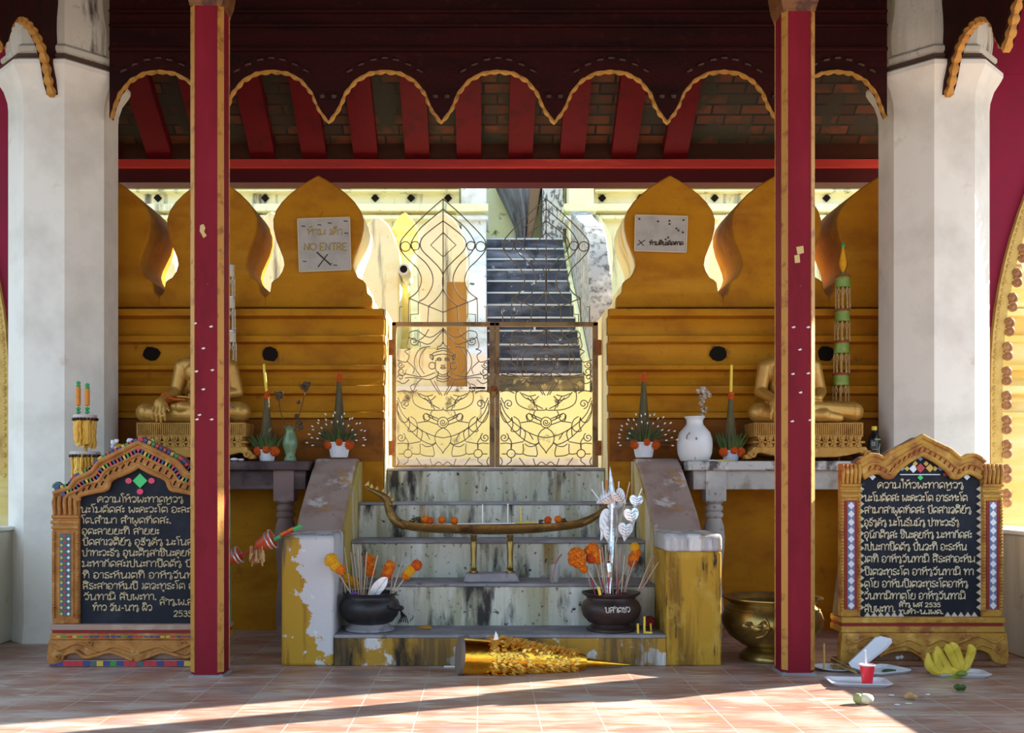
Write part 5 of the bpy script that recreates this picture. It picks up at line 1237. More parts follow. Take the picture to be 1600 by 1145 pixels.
# ------------------------------------------------------------------ tasselled stand between the left column and the mosaic board
d = 6.98; x = PX(133,d); t = thing('tasselled_offering_stand', (x, d, 0), 'gold tasselled offering stand with two beaded sticks against the left column', 'offering stand')
MB().lathe([(.12,0),(.12,.02),(.02,.04),(.015,.08),(.015,PZ(656,d))], (x,d,0), 16).build('pole', BAMB, t)
for py, r, L in ((652,.078,.20),(709,.098,.16)):
    zz = PZ(py,d); dk = MB().lathe([(r*.97,-.006),(r,0),(r,.010),(r*.95,.016)], (x,d,zz), 28, flute=.02).build('disc', PINKD, t)
    e = MB()
    for k in range(26):
        a = 2*math.pi*k/26+random.uniform(-.08,.08); rr = r*random.uniform(.6,.92); c0 = Vector((x+rr*math.cos(a), d+rr*math.sin(a), zz-.006)); l = L*random.uniform(.75,1.05)
        pts = [c0 + Vector((random.uniform(-.004,.004), 0, -l*q/7)) for q in range(8)]
        e.tube(pts, [.007+.006*abs(math.sin(q*1.5+k)) for q in range(8)], 6)
    e.build('tassels', TASSEL, dk)
    e = MB()
    for k in range(20): a = 2*math.pi*k/20; e.ell((x+r*.98*math.cos(a), d+r*.98*math.sin(a), zz-.014), (.012,.012,.012), 6)
    e.build('bead_edge', [BLKPL], dk)
for s, (a, y0_, y1_) in ((-1, (124,600,648)), (1, (138,603,648))):
    q = MB(); za, zb_ = PZ(y1_,d)+.012, PZ(y0_,d); X = PX(a,d)
    e = MB().tube([(X,d-.02,PZ(651,d)),(X,d-.02,zb_)], .004, 5); e.build('beaded_stick', BAMB, t)
    e = MB(); nn = 9
    for k in range(nn): f = k/(nn-1); e.ell((X, d-.02, za+.06+(zb_-.03-za-.06)*f), (.018,.018,.015), 10)
    e.build('orange_beads', ORB, t)
    e = MB(); 
    for zz in (za+.005, za+.028, zb_-.012, zb_+.006): e.ell((X, d-.02, zz), (.016,.016,.013), 8); e.ell((X+.012, d-.025, zz), (.008,.008,.008), 6)
    e.build('green_beads', GRNB, t)
# flower garland resting behind the mosaic board's peak
d = 6.46
def top_z(px): 
    a = abs(px-216.5); o = [(0,691),(27,704),(62,722)]
    for (x0_,y0_),(x1_,y1_) in zip(o,o[1:]):
        if a <= x1_: return PZ(y0_+(y1_-y0_)*(a-x0_)/(x1_-x0_), 6.40)
    return PZ(722,6.4)
GA = [(179,691),(184,697),(189,700),(196,699),(202,696),(207,691),(212,689)]
t = thing('flower_garland', P(200,705,6.6), 'white and yellow flower garland draped behind the peak of the orange mosaic board', 'garland')
e = MB(); 
for k in range(12): a = 183+2.1*k; e.ell(P(a, 698-2.2*math.sin(k/11*3)*-1, 6.62)+Vector((0,0,.0)), (.014,.02,.028), 8, M=Matrix.Rotation(R(-20+4*k),3,'Y'))
e.build('yellow_blossoms', MARIY, t)
e = MB()
for a, b_, r in ((177,691,.020),(182,689,.016),(176,698,.014),(204,689,.024),(210,690,.016),(203,695,.015),(232,690,.020),(238,689,.016),(230,686,.012),(181,700,.012)): e.ell(P(a,b_,6.60), (r,r*.8,r*.9), 8, rough=.18)
e.build('white_blossoms', GARW, t)
e = MB()
for a in range(212, 230, 3): e.ell(P(a,689,6.60), (.018,.014,.014), 8, rough=.2)
e.build('green_leaves', flat('garland green', (.05,.17,.05)), t)
e = MB(); e.tube(cat([P(a,b_,6.64) for a, b_ in ((177,694),(190,702),(205,697),(217,691),(232,692),(240,692))], 4), .005, 5); e.build('garland_string', BAMB, t)

# two orange cups strung on a stick, leaning between the left post and the pier
d = 6.36
t = thing('strung_cups', P(410,850,d), 'two orange cups with silver bands strung on a stick beside the left stair pier', 'ornament')
a_, b_ = P(352, 880, d), P(470, 822, d-.02); u = (b_-a_).normalized(); M_ = u.to_track_quat('Z','Y').to_matrix()
MB().tube([a_, b_], .008, 6).build('red_stick', T_RED, t)
e = MB(); e.tube([b_-u*.19, b_-u*.14], .013, 8); e.tube([b_-u*.05, b_+u*.005], .014, 8); e.build('green_binding', GRNB, t)
e = MB(); e.tube([b_-u*.14+Vector((0,0,.008)), b_-u*.05+Vector((0,0,.010))], .010, 6); e.build('orange_binding', MARI, t)
for q, s in (((368,869), .85), ((419,845), 1.0)):
    c = P(q[0], q[1], d)
    cp = MB().lathe([(.030*s,-.075*s),(.034*s,-.072*s),(.058*s,.030*s),(.060*s,.034*s),(.054*s,.034*s),(.040*s,-.03*s),(.01,-.04*s)], c, 24, M=M_).build('cup', ORCUP, t, smooth=50)
    e = MB()
    for zz, r in ((.030,.0605),(.002,.054)): e.tube([c + M_ @ Vector((r*s*math.cos(k), r*s*math.sin(k), zz*s)) for k in [2*math.pi*i/24 for i in range(24)]], .0055, 6, closed=True)
    e.build('silver_band', SILB, cp)
e = MB()
for k in range(46):
    p0 = P(random.uniform(390,412), random.uniform(852,866), d-.02+random.uniform(-.03,.03)); e.tube([p0, p0+Vector((random.uniform(-.01,.01),0,-random.uniform(.03,.09)))], .004, 4); e.ell(p0+Vector((0,0,-.05)), (.008,.008,.010), 5)
e.build('dry_fringe', CRUST, t)
# ------------------------------------------------------------------ incense bowls
def bowl(px, m, lab, writing, shape):
    d = 6.605; x = PX(px,d); z = ZS[0]+.001
    t = thing('incense_bowl', (x,d,z), lab, 'bowl')
    MB().lathe(shape, (x,d,z), 44).build('bowl_body', m, t, smooth=50)
    MB().lathe([(.150,.200),(.152,.212),(.10,.218),(.02,.222)], (x,d,z), 30).build('ash_fill', ASH, t)
    MB().lathe([(.150,0),(.158,.004),(.158,.016),(.135,.030),(.118,.045),(.118,.05)], (x,d,z), 40).build('bowl_foot', TREAD if m is BLACKP else BROWNP, t, smooth=50)
    return t, x, d, z
SHL = [(.110,.042),(.145,.055),(.180,.095),(.194,.135),(.192,.155),(.178,.185),(.158,.200),(.156,.215),(.188,.236),(.190,.246),(.178,.246),(.158,.225),(.148,.205),(.1,.19)]
bl, xl, dl, zl_ = bowl(578, BLACKP, 'sooty black incense bowl with a spout knob, standing left on the lowest step', False, [(r*(1 if r>.15 or i<2 else 1), z) for i, (r, z) in enumerate([(.110,.042),(.150,.06),(.182,.10),(.194,.14),(.193,.165),(.180,.195),(.164,.208),(.163,.222),(.172,.236),(.176,.244),(.166,.244),(.155,.226),(.148,.205),(.1,.19)])])
br, xr, dr, zr = bowl(954.5, BROWNP, 'dark brown incense bowl with white lettering, standing right on the lowest step', True, SHL)
e = MB(); e.ell((xl+.195, dl-.03, zl_+.145), (.028,.022,.018), 10); e.tube(cat([(xl+.13,dl-.15,zl_+.17),(xl+.17,dl-.10,zl_+.150),(xl+.205,dl-.03,zl_+.142)],4), [.012]*9, 6); e.build('lug', BLACKP, bl)
e = MB()
for k in range(5): e.tube([(xl+.200,dl-.03,zl_+.130),(xl+.205+.008*k,dl-.03,zl_+.09),(xl+.185+.016*k,dl-.03,zl_+.055-.004*abs(k-2))], .0035, 4)
e.build('hanging_fringe', BLKPL, bl)
e = MB(); write(e, 'ບສາຕຊວ', 940, 980, 957, -8, lambda a, b_: Vector((xr + .197*math.sin((a-954.5)/47), dr - .197*math.cos((a-954.5)/47), PZ(b_, 6.41))), .003)
e.build('white_lettering', mat('chalk white mark', (.62,.58,.52), .8), br)
MB().ell(P(592,983,6.55)+Vector((.30,0,.012)), (.045,.025,.016), 10, rough=.2).build('food_scrap', mat('amber scrap', (.34,.18,.03), .6), None, label='amber scrap lying on the step beside the sooty black bowl', category='scrap')
# sticks
def stick(a, b, d0, d1, m, name, lab, grp, r=.0042, catg='incense'):
    return MB().tube([P(*a, d0), P(*b, d1)], r, 6).build(name, m, None, smooth=60, label=lab, category=catg, group=grp)
GL_ = 'bare incense sticks in the sooty black bowl'
LLAB = 'thin bare incense stick standing in the sooty black bowl'
for a, b in (((548,930),(538,855)),((556,930),(548,862)),((561,932),(551,850)),((564,934),(559,856)),((566,934),(563,853)),((568,932),(573,862)),((575,930),(590,868)),((610,930),(616,868)),((612,930),(627,880)),((540,926),(533,888))):
    stick(a, b, 6.60+random.uniform(-.05,.05), 6.60+random.uniform(-.02,.08), INC, 'incense_stick', LLAB, GL_)
GR_ = 'bare incense sticks in the dark brown bowl'
RLAB = 'thin bare incense stick standing in the dark brown bowl'
for a, b in (((944,925),(937,858)),((946,925),(941,855)),((948,926),(946,851)),((964,928),(964,865)),((966,928),(969,855)),((971,925),(976,868)),((962,928),(987,862)),((976,922),(992,875)),((950,926),(957,880)),((924,920),(917,890)),((958,928),(953,866)),
             ((1000,922),(1023,868)),((998,920),(1020,866)),((1002,922),(1029,878)),((978,925),(983,885))):
    stick(a, b, 6.60+random.uniform(-.05,.05), 6.60+random.uniform(-.02,.08), INCP if random.random() < .4 else INC, 'incense_stick', RLAB, GR_)
e_ = 0
for a, b in (((946,930),(940,905)),((952,930),(950,902)),((964,930),(966,903)),((970,929),(973,908)),((930,928),(924,905))):
    stick(a, b, 6.56, 6.58, INCR, 'incense_stub', 'short red incense stub in the ash of the dark brown bowl', 'red incense stubs in the dark brown bowl', .004)
def mstick(foot, head, flowers, d, lab, m0=MARI, dh=None):
    dh = dh or d + .02
    t = thing('marigold_stick', P(foot[0], foot[1], d), lab, 'flower stick')
    MB().tube([P(foot[0], foot[1], d), P(head[0], head[1], dh)], .0045, 6).build('stick', INC, t)
    for a, b, r, m in flowers: flower('marigold', P(a, b, dh-.01), r*d/F, m, parent=t)
mstick((550,930),(519,880), [(518,874,10,MARIY),(524,884,9,MARIY),(532,890,8,MARI),(514,878,7,MARIY)], 6.56, 'marigold stick leaning far left in the sooty black bowl, mostly yellow', dh=6.34)
mstick((571,932),(577,872), [(577,874,9,MARI),(578,884,9,MARI),(579,893,9,MARI)], 6.66, 'upright orange marigold stick in the middle of the sooty black bowl')
mstick((588,932),(609,880), [(609,884,9,MARI),(606,892,9,MARI),(603,900,8,MARID),(599,905,6,MARID)], 6.60, 'orange marigold stick beside the grey spoon in the sooty black bowl')
mstick((614,928),(649,880), [(651,883,9,MARID),(642,890,8,MARIY),(638,895,8,MARIY),(634,900,7,MARI)], 6.58, 'marigold stick leaning far right in the sooty black bowl, red orange tip')
mstick((552,928),(548,905), [(541,903,9,MARIY),(549,908,9,MARIY),(556,913,7,MARIY)], 6.68, 'low yellow marigold stick at the back left of the sooty black bowl')
mstick((934,918),(908,870), [(901,868,14,MARI),(905,878,11,MARI),(912,889,7,MARI),(896,876,9,MARI)], 6.60, 'large orange marigold stick at the far left of the dark brown bowl')
mstick((942,926),(926,860), [(926,857,10,MARI),(931,865,10,MARI),(924,872,9,MARID),(935,874,8,MARI),(919,860,7,MARI)], 6.64, 'orange marigold cluster on a stick second from the left in the dark brown bowl')
mstick((975,925),(990,858), [(992,855,8,MARIY),(994,863,8,MARI),(990,871,9,MARI),(988,879,7,MARID)], 6.62, 'slim orange marigold stick with a yellow tip, right in the dark brown bowl')
stick((938,930),(935,917), 6.44, 6.46, CANDY, 'yellow_candle', 'stubby yellow candle leaning on the rim of the dark brown bowl', None, .010, 'candle')
# grey spoon-shaped leaf in the black bowl
e = MB(); q = cat([(576,930),(580,917),(588,907),(598,901),(606,903),(604,915),(596,926),(588,932)], 4, True)
e.prism([(PX(a,6.57), PZ(b,6.57)) for a, b in q], 6.57, 6.578, 'y'); e.tube([P(582,932,6.565), P(604,903,6.565)], .003, 4)
e.build('grey_leaf', SILVERL, None, label='large grey leaf standing in the sooty black bowl', category='leaf', bevel=.003)
MB().ell(P(553,927,6.55), (.030,.02,.014), 8, rough=.2).build('violet_flower', PURPLE, None, label='small violet flower on the rim of the sooty black bowl', category='flower')

# silver foil tree in the brown bowl
d = 6.70; t = thing('silver_foil_tree', P(955,930,6.60), 'silver foil tree with heart-shaped leaves standing in the dark brown bowl', 'offering')
stem = [P(950,928,6.60), P(954,880,6.66), P(956,840,d), P(957,800,d), P(957,770,d)]
MB().tube(cat(stem, 6), [.022]*25, 10).build('foil_stem', SILVER, t)
MB().tube([P(956,775,d), P(955,755,d), P(953,729,d)], [.024,.016,.001], 7).build('foil_spike', SILVER, t, smooth=0)
MB().tube([P(951,905,6.60), P(952,893,6.6), P(951,880,6.61), P(953,876,6.61)], [.006,.016,.020,.010], 8).build('foil_knot', SILVER, t, smooth=0)
def heart(c, w, h, rot, dd, m, tilt=0):
    pts = cat([(0,-1.0),(.30,-.55),(.78,-.05),(.98,.42),(.86,.80),(.50,.95),(.16,.85),(0,.70),(-.16,.85),(-.50,.95),(-.86,.80),(-.98,.42),(-.78,-.05),(-.30,-.55)], 3, True)
    M_ = Matrix.Rotation(R(rot), 3, 'Y') @ Matrix.Rotation(R(tilt), 3, 'Z'); C = P(*c, dd); k = dd/F
    e = MB(); n = len(pts)
    fr = [C + M_ @ Vector((a*w*k, -.012*(1-a*a), b*h*k)) for a, b in pts]; bk = [p + Vector((0,.004,0)) for p in fr]
    cf = C + M_ @ Vector((0,-.02,0)); vs = fr + bk + [cf, cf + Vector((0,.004,0))]
    fs = []
    for i in range(n): j = (i+1) % n; fs += [(i,j,2*n),(n+j,n+i,2*n+1),(i,n+i,n+j,j)]
    e.add(vs, fs); e.tube([fr[0], cf, fr[len(fr)//2]], .0022, 4)
    lf = e.build('foil_leaf', m, t, smooth=30)
    e = MB()
    for q in (-.5,-.2,.1,.4):
        for s in (-1, 1): e.tube([C + M_ @ Vector((0,-.021,q*h*k)), C + M_ @ Vector((s*.55*w*k,-.014,(q+.22)*h*k))], .0016, 4)
    e.build('leaf_vein', SILVERL, lf)
for c, w, h, rot, dd, m in (((944,779),12,15,60,6.66,SILVERL),((969,777),11,14,-40,6.62,SILVERL),((994,785),11,12,5,6.64,SILVER),((987,808),12,15,-8,6.60,SILVER),((977,831),12,15,6,6.56,SILVERL),((947,820),14,26,20,6.76,SILVERL),((953,838),11,18,0,6.74,SILVERL),((962,792),13,7,-10,6.72,SILVERL)):
    heart(c, w, h, rot, dd, m)
for i, (a, b, m) in enumerate((((961,853),(984,753),INC),((996,780),(1003,763),CANDW),((936,780),(924,764),CANDW),((943,772),(941,752),CANDW),((949,770),(948,750),MARI),((966,774),(967,752),CANDW))):
    MB().tube([P(*a,6.64), P(*b,6.64)], .0042, 5).build('foil_twig', m, t)
# ------------------------------------------------------------------ brass boat on the second step
d = 6.96
t = thing('naga_boat_rail', P(768,905,d), 'long brass boat-shaped rail on two turned legs standing on the second step', 'candle holder')
def hull(rows, m):
    """rows: (px, y of rim, y of keel, half width m)"""
    e = MB(); n = 14; vs = []
    for px, yr, yk, w in rows:
        zr_, zk = PZ(yr,d), PZ(yk,d)
        for k in range(n):
            a = math.pi*k/(n-1); vs.append((PX(px,d), d + w*math.cos(a), zr_ + (zk-zr_)*math.sin(a)))
        for k in range(n):
            a = math.pi*(n-1-k)/(n-1); vs.append((PX(px,d), d + .82*w*math.cos(a), zr_ + (zk+.012-zr_)*.62*math.sin(a)))
    L = 2*n; fs = []
    for j in range(len(rows)-1):
        for k in range(L): fs.append((j*L+k, j*L+(k+1) % L, (j+1)*L+(k+1) % L, (j+1)*L+k))
    fs += [tuple(range(L)), tuple((len(rows)-1)*L + k for k in range(L))[::-1]]
    return e.add(vs, fs)
rows = [(628,813,826,.035),(645,815.5,829.5,.055),(670,817.5,832,.075),(700,818.5,833.5,.085),(735,819.5,834.5,.09),(770,820,835,.09),(800,819.5,834.5,.09),(835,818.5,833,.085),(865,817,830,.075),(890,814.5,827.5,.06),(910,811,823.5,.045)]
hull(rows, BRASSD).build('hull', BRASSD, t, smooth=45)
def curve(pts, rs, nm, m=BRASSD, n=10):
    q = cat([P(a,b,d) for a, b in pts], 6); r = []
    for i in range(len(q)): 
        f = i/6; j = min(int(f), len(rs)-2); r.append(rs[j] + (rs[j+1]-rs[j])*(f-j))
    return MB().tube(q, r, n).build(nm, m, t, smooth=60)
hd = curve([(634,821),(620,815),(611,803),(607,792),(605,782),(600,776),(590,770),(579,765),(570,759)], [.034,.034,.032,.028,.027,.026,.020,.015,.006], 'naga_neck')
tl = curve([(905,818),(922,811),(936,802),(946,792),(958,786),(966,784)], [.032,.028,.022,.018,.016,.008], 'naga_tail')
e = MB()
for i, (a, b, r) in enumerate(((573,756,.3),(580,760,-.2),(588,764,-.1),(597,768,.1),(606,773,.4),(611,780,.9))): 
    p = P(a,b,d); e.prism([(p.x-.018,p.z-.012),(p.x+.018,p.z-.014),(p.x+.010+.02*r,p.z+.024)], d-.006, d+.006, 'y')
e.build('naga_crest', BRASS, hd, bevel=.002)
e = MB(); e.tube([P(612+4*math.cos(k*.8)*(1-k/16), 787+4*math.sin(k*.8)*(1-k/16), d-.03) for k in range(13)], .006, 6); e.build('neck_curl', BRASS, hd)
for lx in (740, 797):
    MB().lathe([(.030,0),(.030,.012),(.020,.02),(.024,.03),(.018,.04),(.021,.13),(.024,.20),(.018,.215),(.024,.225),(.018,.235),(.026,.255)], (PX(lx,d), d, .535), 16).build('leg', BRASS, t)
MB().prism([(PX(724,d),.476),(PX(728,d),.532),(PX(806,d),.537),(PX(812,d),.476)], d-.09, d+.09, 'y').build('stand_base', TREAD, t, bevel=.01)
MB().tube([P(650,818,d), P(680,819,d), P(900,816,d), P(905,815,d)], .004, 5).build('candle_bar', SILB, t)
for i, (a, b, m) in enumerate(((664,812,MARI),(672,814,MARID),(690,813,MARI),(710,814,MARI),(856,813,MARID),(872,812,MARI))):
    flower('marigold', P(a,b-.5,d-.015), .027, m, lab=['orange marigold at the left end of the marigolds in the brass boat','red marigold second from the left in the brass boat','orange marigold third from the left in the brass boat','orange marigold fourth from the left in the brass boat','red marigold fifth from the left in the brass boat, near the tail','orange marigold nearest the tail of the brass boat'][i], group='marigold heads in the brass boat')
for i, (a, b) in enumerate(((644,811),(651,808),(657,813),(843,814),(881,811))):
    e = MB()
    for k in range(10): e.ell(P(a+random.uniform(-5,5), b+random.uniform(-1,5), d+random.uniform(-.02,.02)), (.010,.010,.008), 6, rough=.2)
    e.build('withered_flower', LEAFCONE, None, label='withered brown flower lying in the brass boat', category='flower', group='withered flowers in the brass boat')
for a, top, m, lab in ((754,788,CANDW,'left white candle standing in the brass boat'),(793.5,787,CANDW,'right white candle standing in the brass boat'),(814,791,CANDY,'yellow candle standing in the brass boat')):
    MB().tube([P(a,818,d), P(a,top,d)], .0045, 8).build('candle', m, None, label=lab, category='candle', group='candles in the brass boat')
MB().tube([P(805,817,d-.03), P(838,815.5,d-.02)], .005, 6).build('candle', CANDY, None, label='yellow candle lying along the rim of the brass boat', category='candle')
# plastic glass with a straw on the second tread
d = 6.90; x = PX(866,d)
t = thing('clear_plastic_glass', (x,d,.476), 'clear plastic glass with a red straw on the second step', 'glass')
MB().lathe([(.028,0),(.029,.002),(.038,.118),(.0385,.12),(.0370,.12),(.0270,.006),(.005,.005)], (x,d,.476), 28).build('glass_body', GLASS, t, smooth=50)
MB().tube(cat([(x-.012,d,.485),(x+.004,d,.57),(x+.012,d,.61),(x+.050,d,.665)], 4), .0042, 7).build('drinking_straw', STRAWR, None, label='dark red straw standing in the clear plastic glass', category='straw')
# candles at the right end of the lowest step
for i, (a, b, lab) in enumerate((((997,990),(996.5,974),'short yellow candle stub at the right end of the lowest step'),((1007,990),(1007,963),'tall yellow candle at the right end of the lowest step'))):
    MB().tube([P(*a,6.47), P(*b,6.47)], .0075, 8).build('yellow_candle', CANDY, None, label=lab, category='candle')
MB().tube([(PX(1009,6.44),6.44,.204), (PX(1019,6.42),6.42,.204)], .0075, 8).build('yellow_candle', CANDY, None, label='broken yellow candle lying at the right end of the lowest step', category='candle')
MB().tube([(PX(1018,6.50),6.52,.20), (PX(1017.5,6.5),6.52,.25)], .006, 8).build('yellow_candle', CANDY, None, label='yellow candle stub beside the dark red flower on the lowest step', category='candle')
flower('wilted_flower', (PX(1015,6.62),6.62,.245), .042, mat('dark red petals', (.20,.025,.018), .8), lab='dark red wilted flower at the right end of the lowest step')
# ------------------------------------------------------------------ gold cone lying on the floor
A = Vector((PX(718,6.12), 6.12, .112)); Bp = Vector((PX(984,6.33), 6.33, .020)); ax = Bp - A; Lc = ax.length; u = ax.normalized(); M_ = u.to_track_quat('Z','Y').to_matrix()
t = thing('gold_foil_cone', A - Vector((0,0,.112)), 'gold foil cone with ruffled leaves lying on the tiles before the steps', 'offering')
MB().lathe([(.110,0),(.111,.004),(.109,.26),(.094,.50),(.066,.72),(.050,.78)], A, 36, M=M_).build('foil_body', GOLDF, t, smooth=40)
MB().lathe([(.036,.72),(.022,.88),(.010,Lc-.08),(.002,Lc)], A, 24, M=M_).build('foil_tip', GOLDF, t, smooth=50)
MB().lathe([(.113,-.008),(.114,.014),(.109,.015)], A, 36, M=M_).build('card_base', mat('grey card end', (.20,.15,.12), .8), t)
e = MB()
for k in range(1100):
    f = random.random(); s = .16 + (.56)*f; a = random.uniform(0, 2*math.pi)
    r = .111 if s < .28 else .111 - (s-.28)/.44*.058
    r += .008
    c = Vector((r*math.cos(a), r*math.sin(a), s)); rad = Vector((math.cos(a), math.sin(a), 0)); tg = Vector((-math.sin(a), math.cos(a), 0)); ld = Vector((0,0,1))
    l, w = random.uniform(.018,.032), random.uniform(.007,.012); lift = random.uniform(.006,.024); yaw = random.uniform(-.5,.5)
    ld2 = (ld*math.cos(yaw) + tg*math.sin(yaw)); tg2 = (tg*math.cos(yaw) - ld*math.sin(yaw))
    q = [c - ld2*l*.2, c + tg2*w + rad*lift*.4 + ld2*l*.35, c + ld2*l + rad*lift, c - tg2*w + rad*lift*.4 + ld2*l*.35, c + rad*(lift*.1-.006) + ld2*l*.3]
    q = [M_ @ p + A for p in q]
    q = [Vector((p.x, p.y, max(p.z, .002))) for p in q]
    e.add(q, [(0,1,2,3),(0,3,4),(0,4,1),(1,4,2),(2,4,3)])
e.build('ruffled_foil_leaves', FOILL, t, smooth=0)
MB().prism([(PX(771,6.1),PZ(1000,6.1)),(PX(779,6.1),PZ(999,6.1)),(PX(778,6.1),PZ(993,6.1)),(PX(774.5,6.1),PZ(986,6.1)),(PX(773,6.1),PZ(992,6.1))], 6.10, 6.125, 'y').build('paper_scrap', CANDW, t, smooth=0, label='torn white paper tip')
MB().box(PX(692,6.2), PX(712,6.2), 6.36, 6.375, .0, .008).build('white_candle', CANDW, None, label='white candle lying on the tiles behind the gold foil cone', category='candle')
# ------------------------------------------------------------------ brass cauldron
d = 6.66; x = PX(1206.5,d)
t = thing('brass_cauldron', (x,d,0), 'large brass cauldron with relief, behind the right maroon post', 'cauldron')
MB().lathe([(.13,.075),(.20,.10),(.275,.155),(.318,.225),(.322,.265),(.305,.315),(.270,.35),(.262,.365),(.30,.385),(.318,.398),(.318,.406),(.300,.404),(.250,.37),(.255,.34),(.28,.28),(.26,.20),(.15,.13),(.02,.12)], (x,d,0), 56).build('cauldron_body', BRASS, t, smooth=50)
MB().lathe([(.205,0),(.21,.006),(.205,.035),(.175,.06),(.150,.082),(.14,.085)], (x,d,0), 48).build('cauldron_foot', BRASS, t, smooth=50)
MB().lathe([(.265,.325),(.262,.330),(.02,.332)], (x,d,0), 40).build('dark_ash', BROWNP, t)
e = MB()
def cl(a, z_, r): return Vector((x + r*math.sin(a), d - r*math.cos(a), z_))
for k in range(10):
    a = -.78 + .05*k; z_ = .245 + .018*math.sin(k*1.1); e.ell(cl(a, z_, .318), (.030,.014,.016), 8, rough=.15)
for k in range(7):
    e.tube(cat([cl(-.92+.03*k,.175+.008*k,.292+.003*k), cl(-.75+.04*k,.20+.012*k,.312), cl(-.55+.03*k,.235+.008*k,.322)], 3), .006, 5)
e.tube(cat([cl(-.42,.30,.312), cl(-.34,.27,.324), cl(-.36,.22,.318), cl(-.45,.19,.303), cl(-.6,.175,.295)], 4), .007, 6)
e.build('dragon_relief', BRASS, t)
for z_, r in ((.330,.292),(.085,.152)):
    MB().tube([(x+r*math.cos(k), d+r*math.sin(k), z_) for k in [2*math.pi*i/48 for i in range(48)]], .008, 6, closed=True).build('turned_ring', BRASS, t)
# ------------------------------------------------------------------ food offerings on the tiles
def tray(c, w, l, rz, lab, tilt=0, z=.0):
    """foam tray with sloping rim"""
    t = thing('foam_tray', (c[0], c[1], z), lab, 'tray'); O2 = Vector((c[0], c[1], z))
    M_ = Matrix.Rotation(rz, 3, 'Z') @ (Matrix.Rotation(tilt, 3, 'Y') if tilt else Matrix.Identity(3))
    def ring(a, b, h, ch): 
        p = [(-a+ch,-b),(a-ch,-b),(a,-b+ch),(a,b-ch),(a-ch,b),(-a+ch,b),(-a,b-ch),(-a,-b+ch)]
        return [O2 + M_ @ Vector((q[0], q[1], h)) for q in p]
    a, b = w/2, l/2
    R_ = [ring(a*.82,b*.76,.001,.02), ring(a,b,.020,.028), ring(a,b,.024,.028), ring(a*.96,b*.93,.024,.026), ring(a*.80,b*.73,.007,.02)]
    vs = sum(R_, []); n = 8; fs = []
    for j in range(4):
        for k in range(n): fs.append((j*n+k, j*n+(k+1) % n, (j+1)*n+(k+1) % n, (j+1)*n+k))
    fs += [tuple(range(n))[::-1], tuple(4*n+k for k in range(n))]
    MB().add(vs, fs).build('tray_shell', FOAM, t, smooth=0, bevel=.002)
    return t
def FL(px, py): d_ = EYE*F/(py-VY); return (PX(px,d_), d_)
tray(FL(1341,1069), .34, .22, R(-6), 'white foam tray under the red plastic cup')
tray(FL(1376,1050), .30, .24, R(24), 'white foam tray holding one dark green leaf')
tray(FL(1498,1055), .33, .20, R(-5), 'white foam tray under the bananas')
# upright tray leaning on the board
t = thing('foam_tray', (PX(1345,6.25), 6.25, 0), 'upturned white foam tray leaning against the gold inscribed board', 'tray')
oc = [(1330,1042),(1344,1046),(1387,1012),(1394,1004),(1393,998),(1376,994),(1368,996),(1326,1036)]
dd = lambda py: 6.12 + (1046-py)/52*.20
fr = [Vector((PX(a,dd(b)), dd(b), max(.003, PZ(b,dd(b))))) for a, b in oc]; cc = sum(fr, Vector())/8
inr = [cc + (p-cc)*.80 + Vector((0,.018,0)) for p in fr]; bk = [p + Vector((.004,.022,0)) for p in fr]
vs = fr + inr + bk; n = 8; fs = [(k,(k+1)%n,n+(k+1)%n,n+k) for k in range(n)] + [tuple(n+k for k in range(n))] + [((k+1)%n,k,2*n+k,2*n+(k+1)%n) for k in range(n)] + [tuple(2*n+k for k in range(n))[::-1]]
MB().add(vs, fs).build('tray_shell', FOAM, t, smooth=0)
# red cup
c = FL(1355,1071); x, y = c
t = thing('red_plastic_cup', (x,y,.008), 'red plastic cup with a white straw on the front foam tray', 'cup')
MB().lathe([(.027,0),(.029,.002),(.030,.02),(.040,.104),(.0395,.108),(.036,.104),(.02,.10)], (x,y,.008), 28).build('cup_body', DRINK, t, smooth=50)
MB().lathe([(.0405,.104),(.0455,.107),(.0455,.112),(.040,.113),(.037,.108),(.0,.106)], (x,y,.008), 28).build('white_rim', flat('frosted rim', (.80,.55,.56)), t, smooth=50)
MB().tube([(x-.006,y,.112),(x-.010,y,.20)], .0055, 8).build('drinking_straw', STRAWW, None, label='white straw standing in the red plastic cup', category='straw')
# paper plate with a stick and food
c = FL(1303,1046); x, y = c
t = thing('plate', (x,y,0), 'round white plate with brown food beside the right maroon post', 'plate')
MB().lathe([(.07,.002),(.085,.004),(.118,.016),(.119,.019),(.115,.019),(.082,.009),(.0,.008)], (x,y,0), 36).build('plate_body', FOAM, t, smooth=50)
e = MB()
for k in range(38): e.ell((x+.035+random.uniform(-.05,.05), y-.015+random.uniform(-.04,.03), .014+random.uniform(0,.012)), (.012,.010,.007), 6, rough=.2)
e.build('rice_portion', RICE, None, label='brown rice heaped on the round white plate', category='food', kind='stuff')
MB().tube([(PX(1287.5,y-.03),y-.03,.012), (PX(1287.5,y-.03),y-.028,.165)], .0062, 7).build('bamboo_stick', BAMB, None, label='upright bamboo stick standing on the round white plate', category='stick')
for i, (a, b) in enumerate((((1292,1033),(1336,1053)),((1295,1041),(1338,1056)))):
    p, q = FL(*a), FL(*b); MB().tube([(p[0],p[1]-.06,.040-.008*i), (q[0],q[1],.020)], .005, 6).build('bamboo_stick', BAMB if i else INC, None, label=('pale stick lying across the round white plate, farther one','brown stick lying across the round white plate, nearer one')[i], category='stick')
p = FL(1389,1052); e = MB()
q = cat([(-.045,-.01),(-.02,.025),(.02,.03),(.045,.005),(.02,-.02),(-.02,-.025)], 4, True)
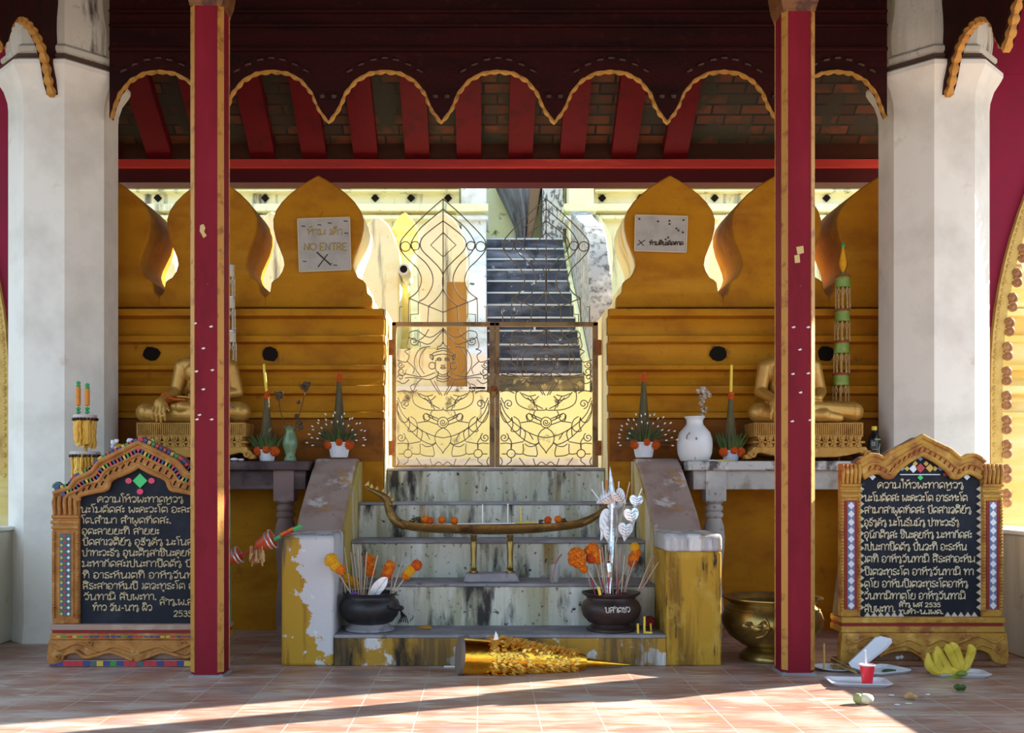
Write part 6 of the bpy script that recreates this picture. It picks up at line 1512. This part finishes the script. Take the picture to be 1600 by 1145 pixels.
MB().prism([(p[0]+a, p[1]+b) for a, b in q], .010, .022, 'z').build('green_leaf', flat('deep green leaf', (.025,.085,.035), .4), None, label='dark green leaf lying in the middle foam tray', category='leaf', bevel=.004)
# bananas
c = FL(1482,1058); x, y = c
t = thing('banana_bunch', (x,y,.009), 'bunch of yellow bananas on the right foam tray', 'bananas')
dB = y
hub = Vector((x+.04, y-.02, .030))
for pts, r in (([(1500,1056),(1478,1060),(1462,1052),(1452,1038),(1450,1020)], .030), ([(1500,1055),(1482,1058),(1470,1050),(1464,1034),(1462,1016)], .027), ([(1502,1053),(1486,1050),(1475,1034),(1466,1018),(1464,1010)], .026),
               ([(1502,1052),(1496,1040),(1488,1026),(1482,1014),(1480,1007)], .027), ([(1504,1050),(1500,1036),(1494,1020),(1489,1010),(1487,1005)], .030), ([(1506,1050),(1510,1038),(1516,1024),(1518,1014),(1514,1008)], .027), ([(1478,1058),(1470,1050),(1466,1040),(1462,1026),(1464,1012)], .026)):
    k = random.uniform(-.025,.025)
    q = [P(a, b, dB - .03 + k*(i/4) + .02*math.sin(i)) for i, (a, b) in enumerate(pts)]
    q = [Vector((p.x, p.y, max(p.z, .012+r))) for p in q]
    c_ = cat(q, 4); nn = len(c_); rs = [r*min(1, .42+ i/(nn-1)*3)*min(1, .22 + (nn-1-i)/(nn-1)*3.2) for i in range(nn)]
    e = MB().tube(c_, rs, 7); b_ = e.build('banana', BAN, t, smooth=50)
e = MB(); e.ell(P(1502,1054,dB-.04)+Vector((0,0,.01)), (.035,.025,.018), 10, rough=.15); e.tube([P(1500,1056,dB-.03), P(1488,1058,dB-.03), P(1476,1062,dB-.03)], [.016,.014,.012], 8); e.build('stem_crown', BANG, t)
# bits on the floor
p = FL(1349,1100); t = thing('peeled_fruit', (p[0],p[1],0), 'pale peeled fruit in the sunlight on the tiles', 'fruit')
MB().ell((p[0]+.012,p[1],.028), (.042,.032,.028), 14, rough=.04).build('fruit_flesh', FRUIT, t, smooth=60); MB().ell((p[0]-.026,p[1]+.004,.028), (.026,.028,.029), 12, rough=.05).build('green_skin', mat('pale green skin', (.36,.40,.16), .6), t, smooth=60)
p = FL(1424,1093); e = MB()
for k in range(9): e.ell((p[0]+random.uniform(-.022,.022), p[1]+random.uniform(-.012,.012), .014+random.uniform(0,.016)), .015, 7, rough=.2)
e.build('food_crumb', CRUST, None, label='lumpy tan piece of food on the tiles in front of the middle foam tray', category='food')
p = FL(1500,1080); e = MB()
for k in range(8): e.ell((p[0]+random.uniform(-.018,.018), p[1]+random.uniform(-.008,.008), .014+random.uniform(0,.016)), (.018,.014,.012), 7, rough=.15)
e.build('leaf_wad', flat('green leaf wad', (.04,.11,.02), .5), None, label='green leaf wad on the tiles in front of the bananas', category='leaf')
for i, (a, b, s, lab) in enumerate(((1393,1087,.012,'small white scrap left of the tan food piece'),(1402,1102,.013,'small white scrap left of the pale scrap, nearest the viewer'),(1420,1100,.016,'pale flat scrap just below the tan food piece'),(1450,1086,.010,'small white scrap right of the tan food piece'))):
    p = FL(a,b); MB().ell((p[0],p[1],.004), (s*1.4,s,.004), 8, rough=.15).build('food_scrap', FRUIT if i == 2 else CANDW, None, label=lab + ' on the tiles', category='scrap')
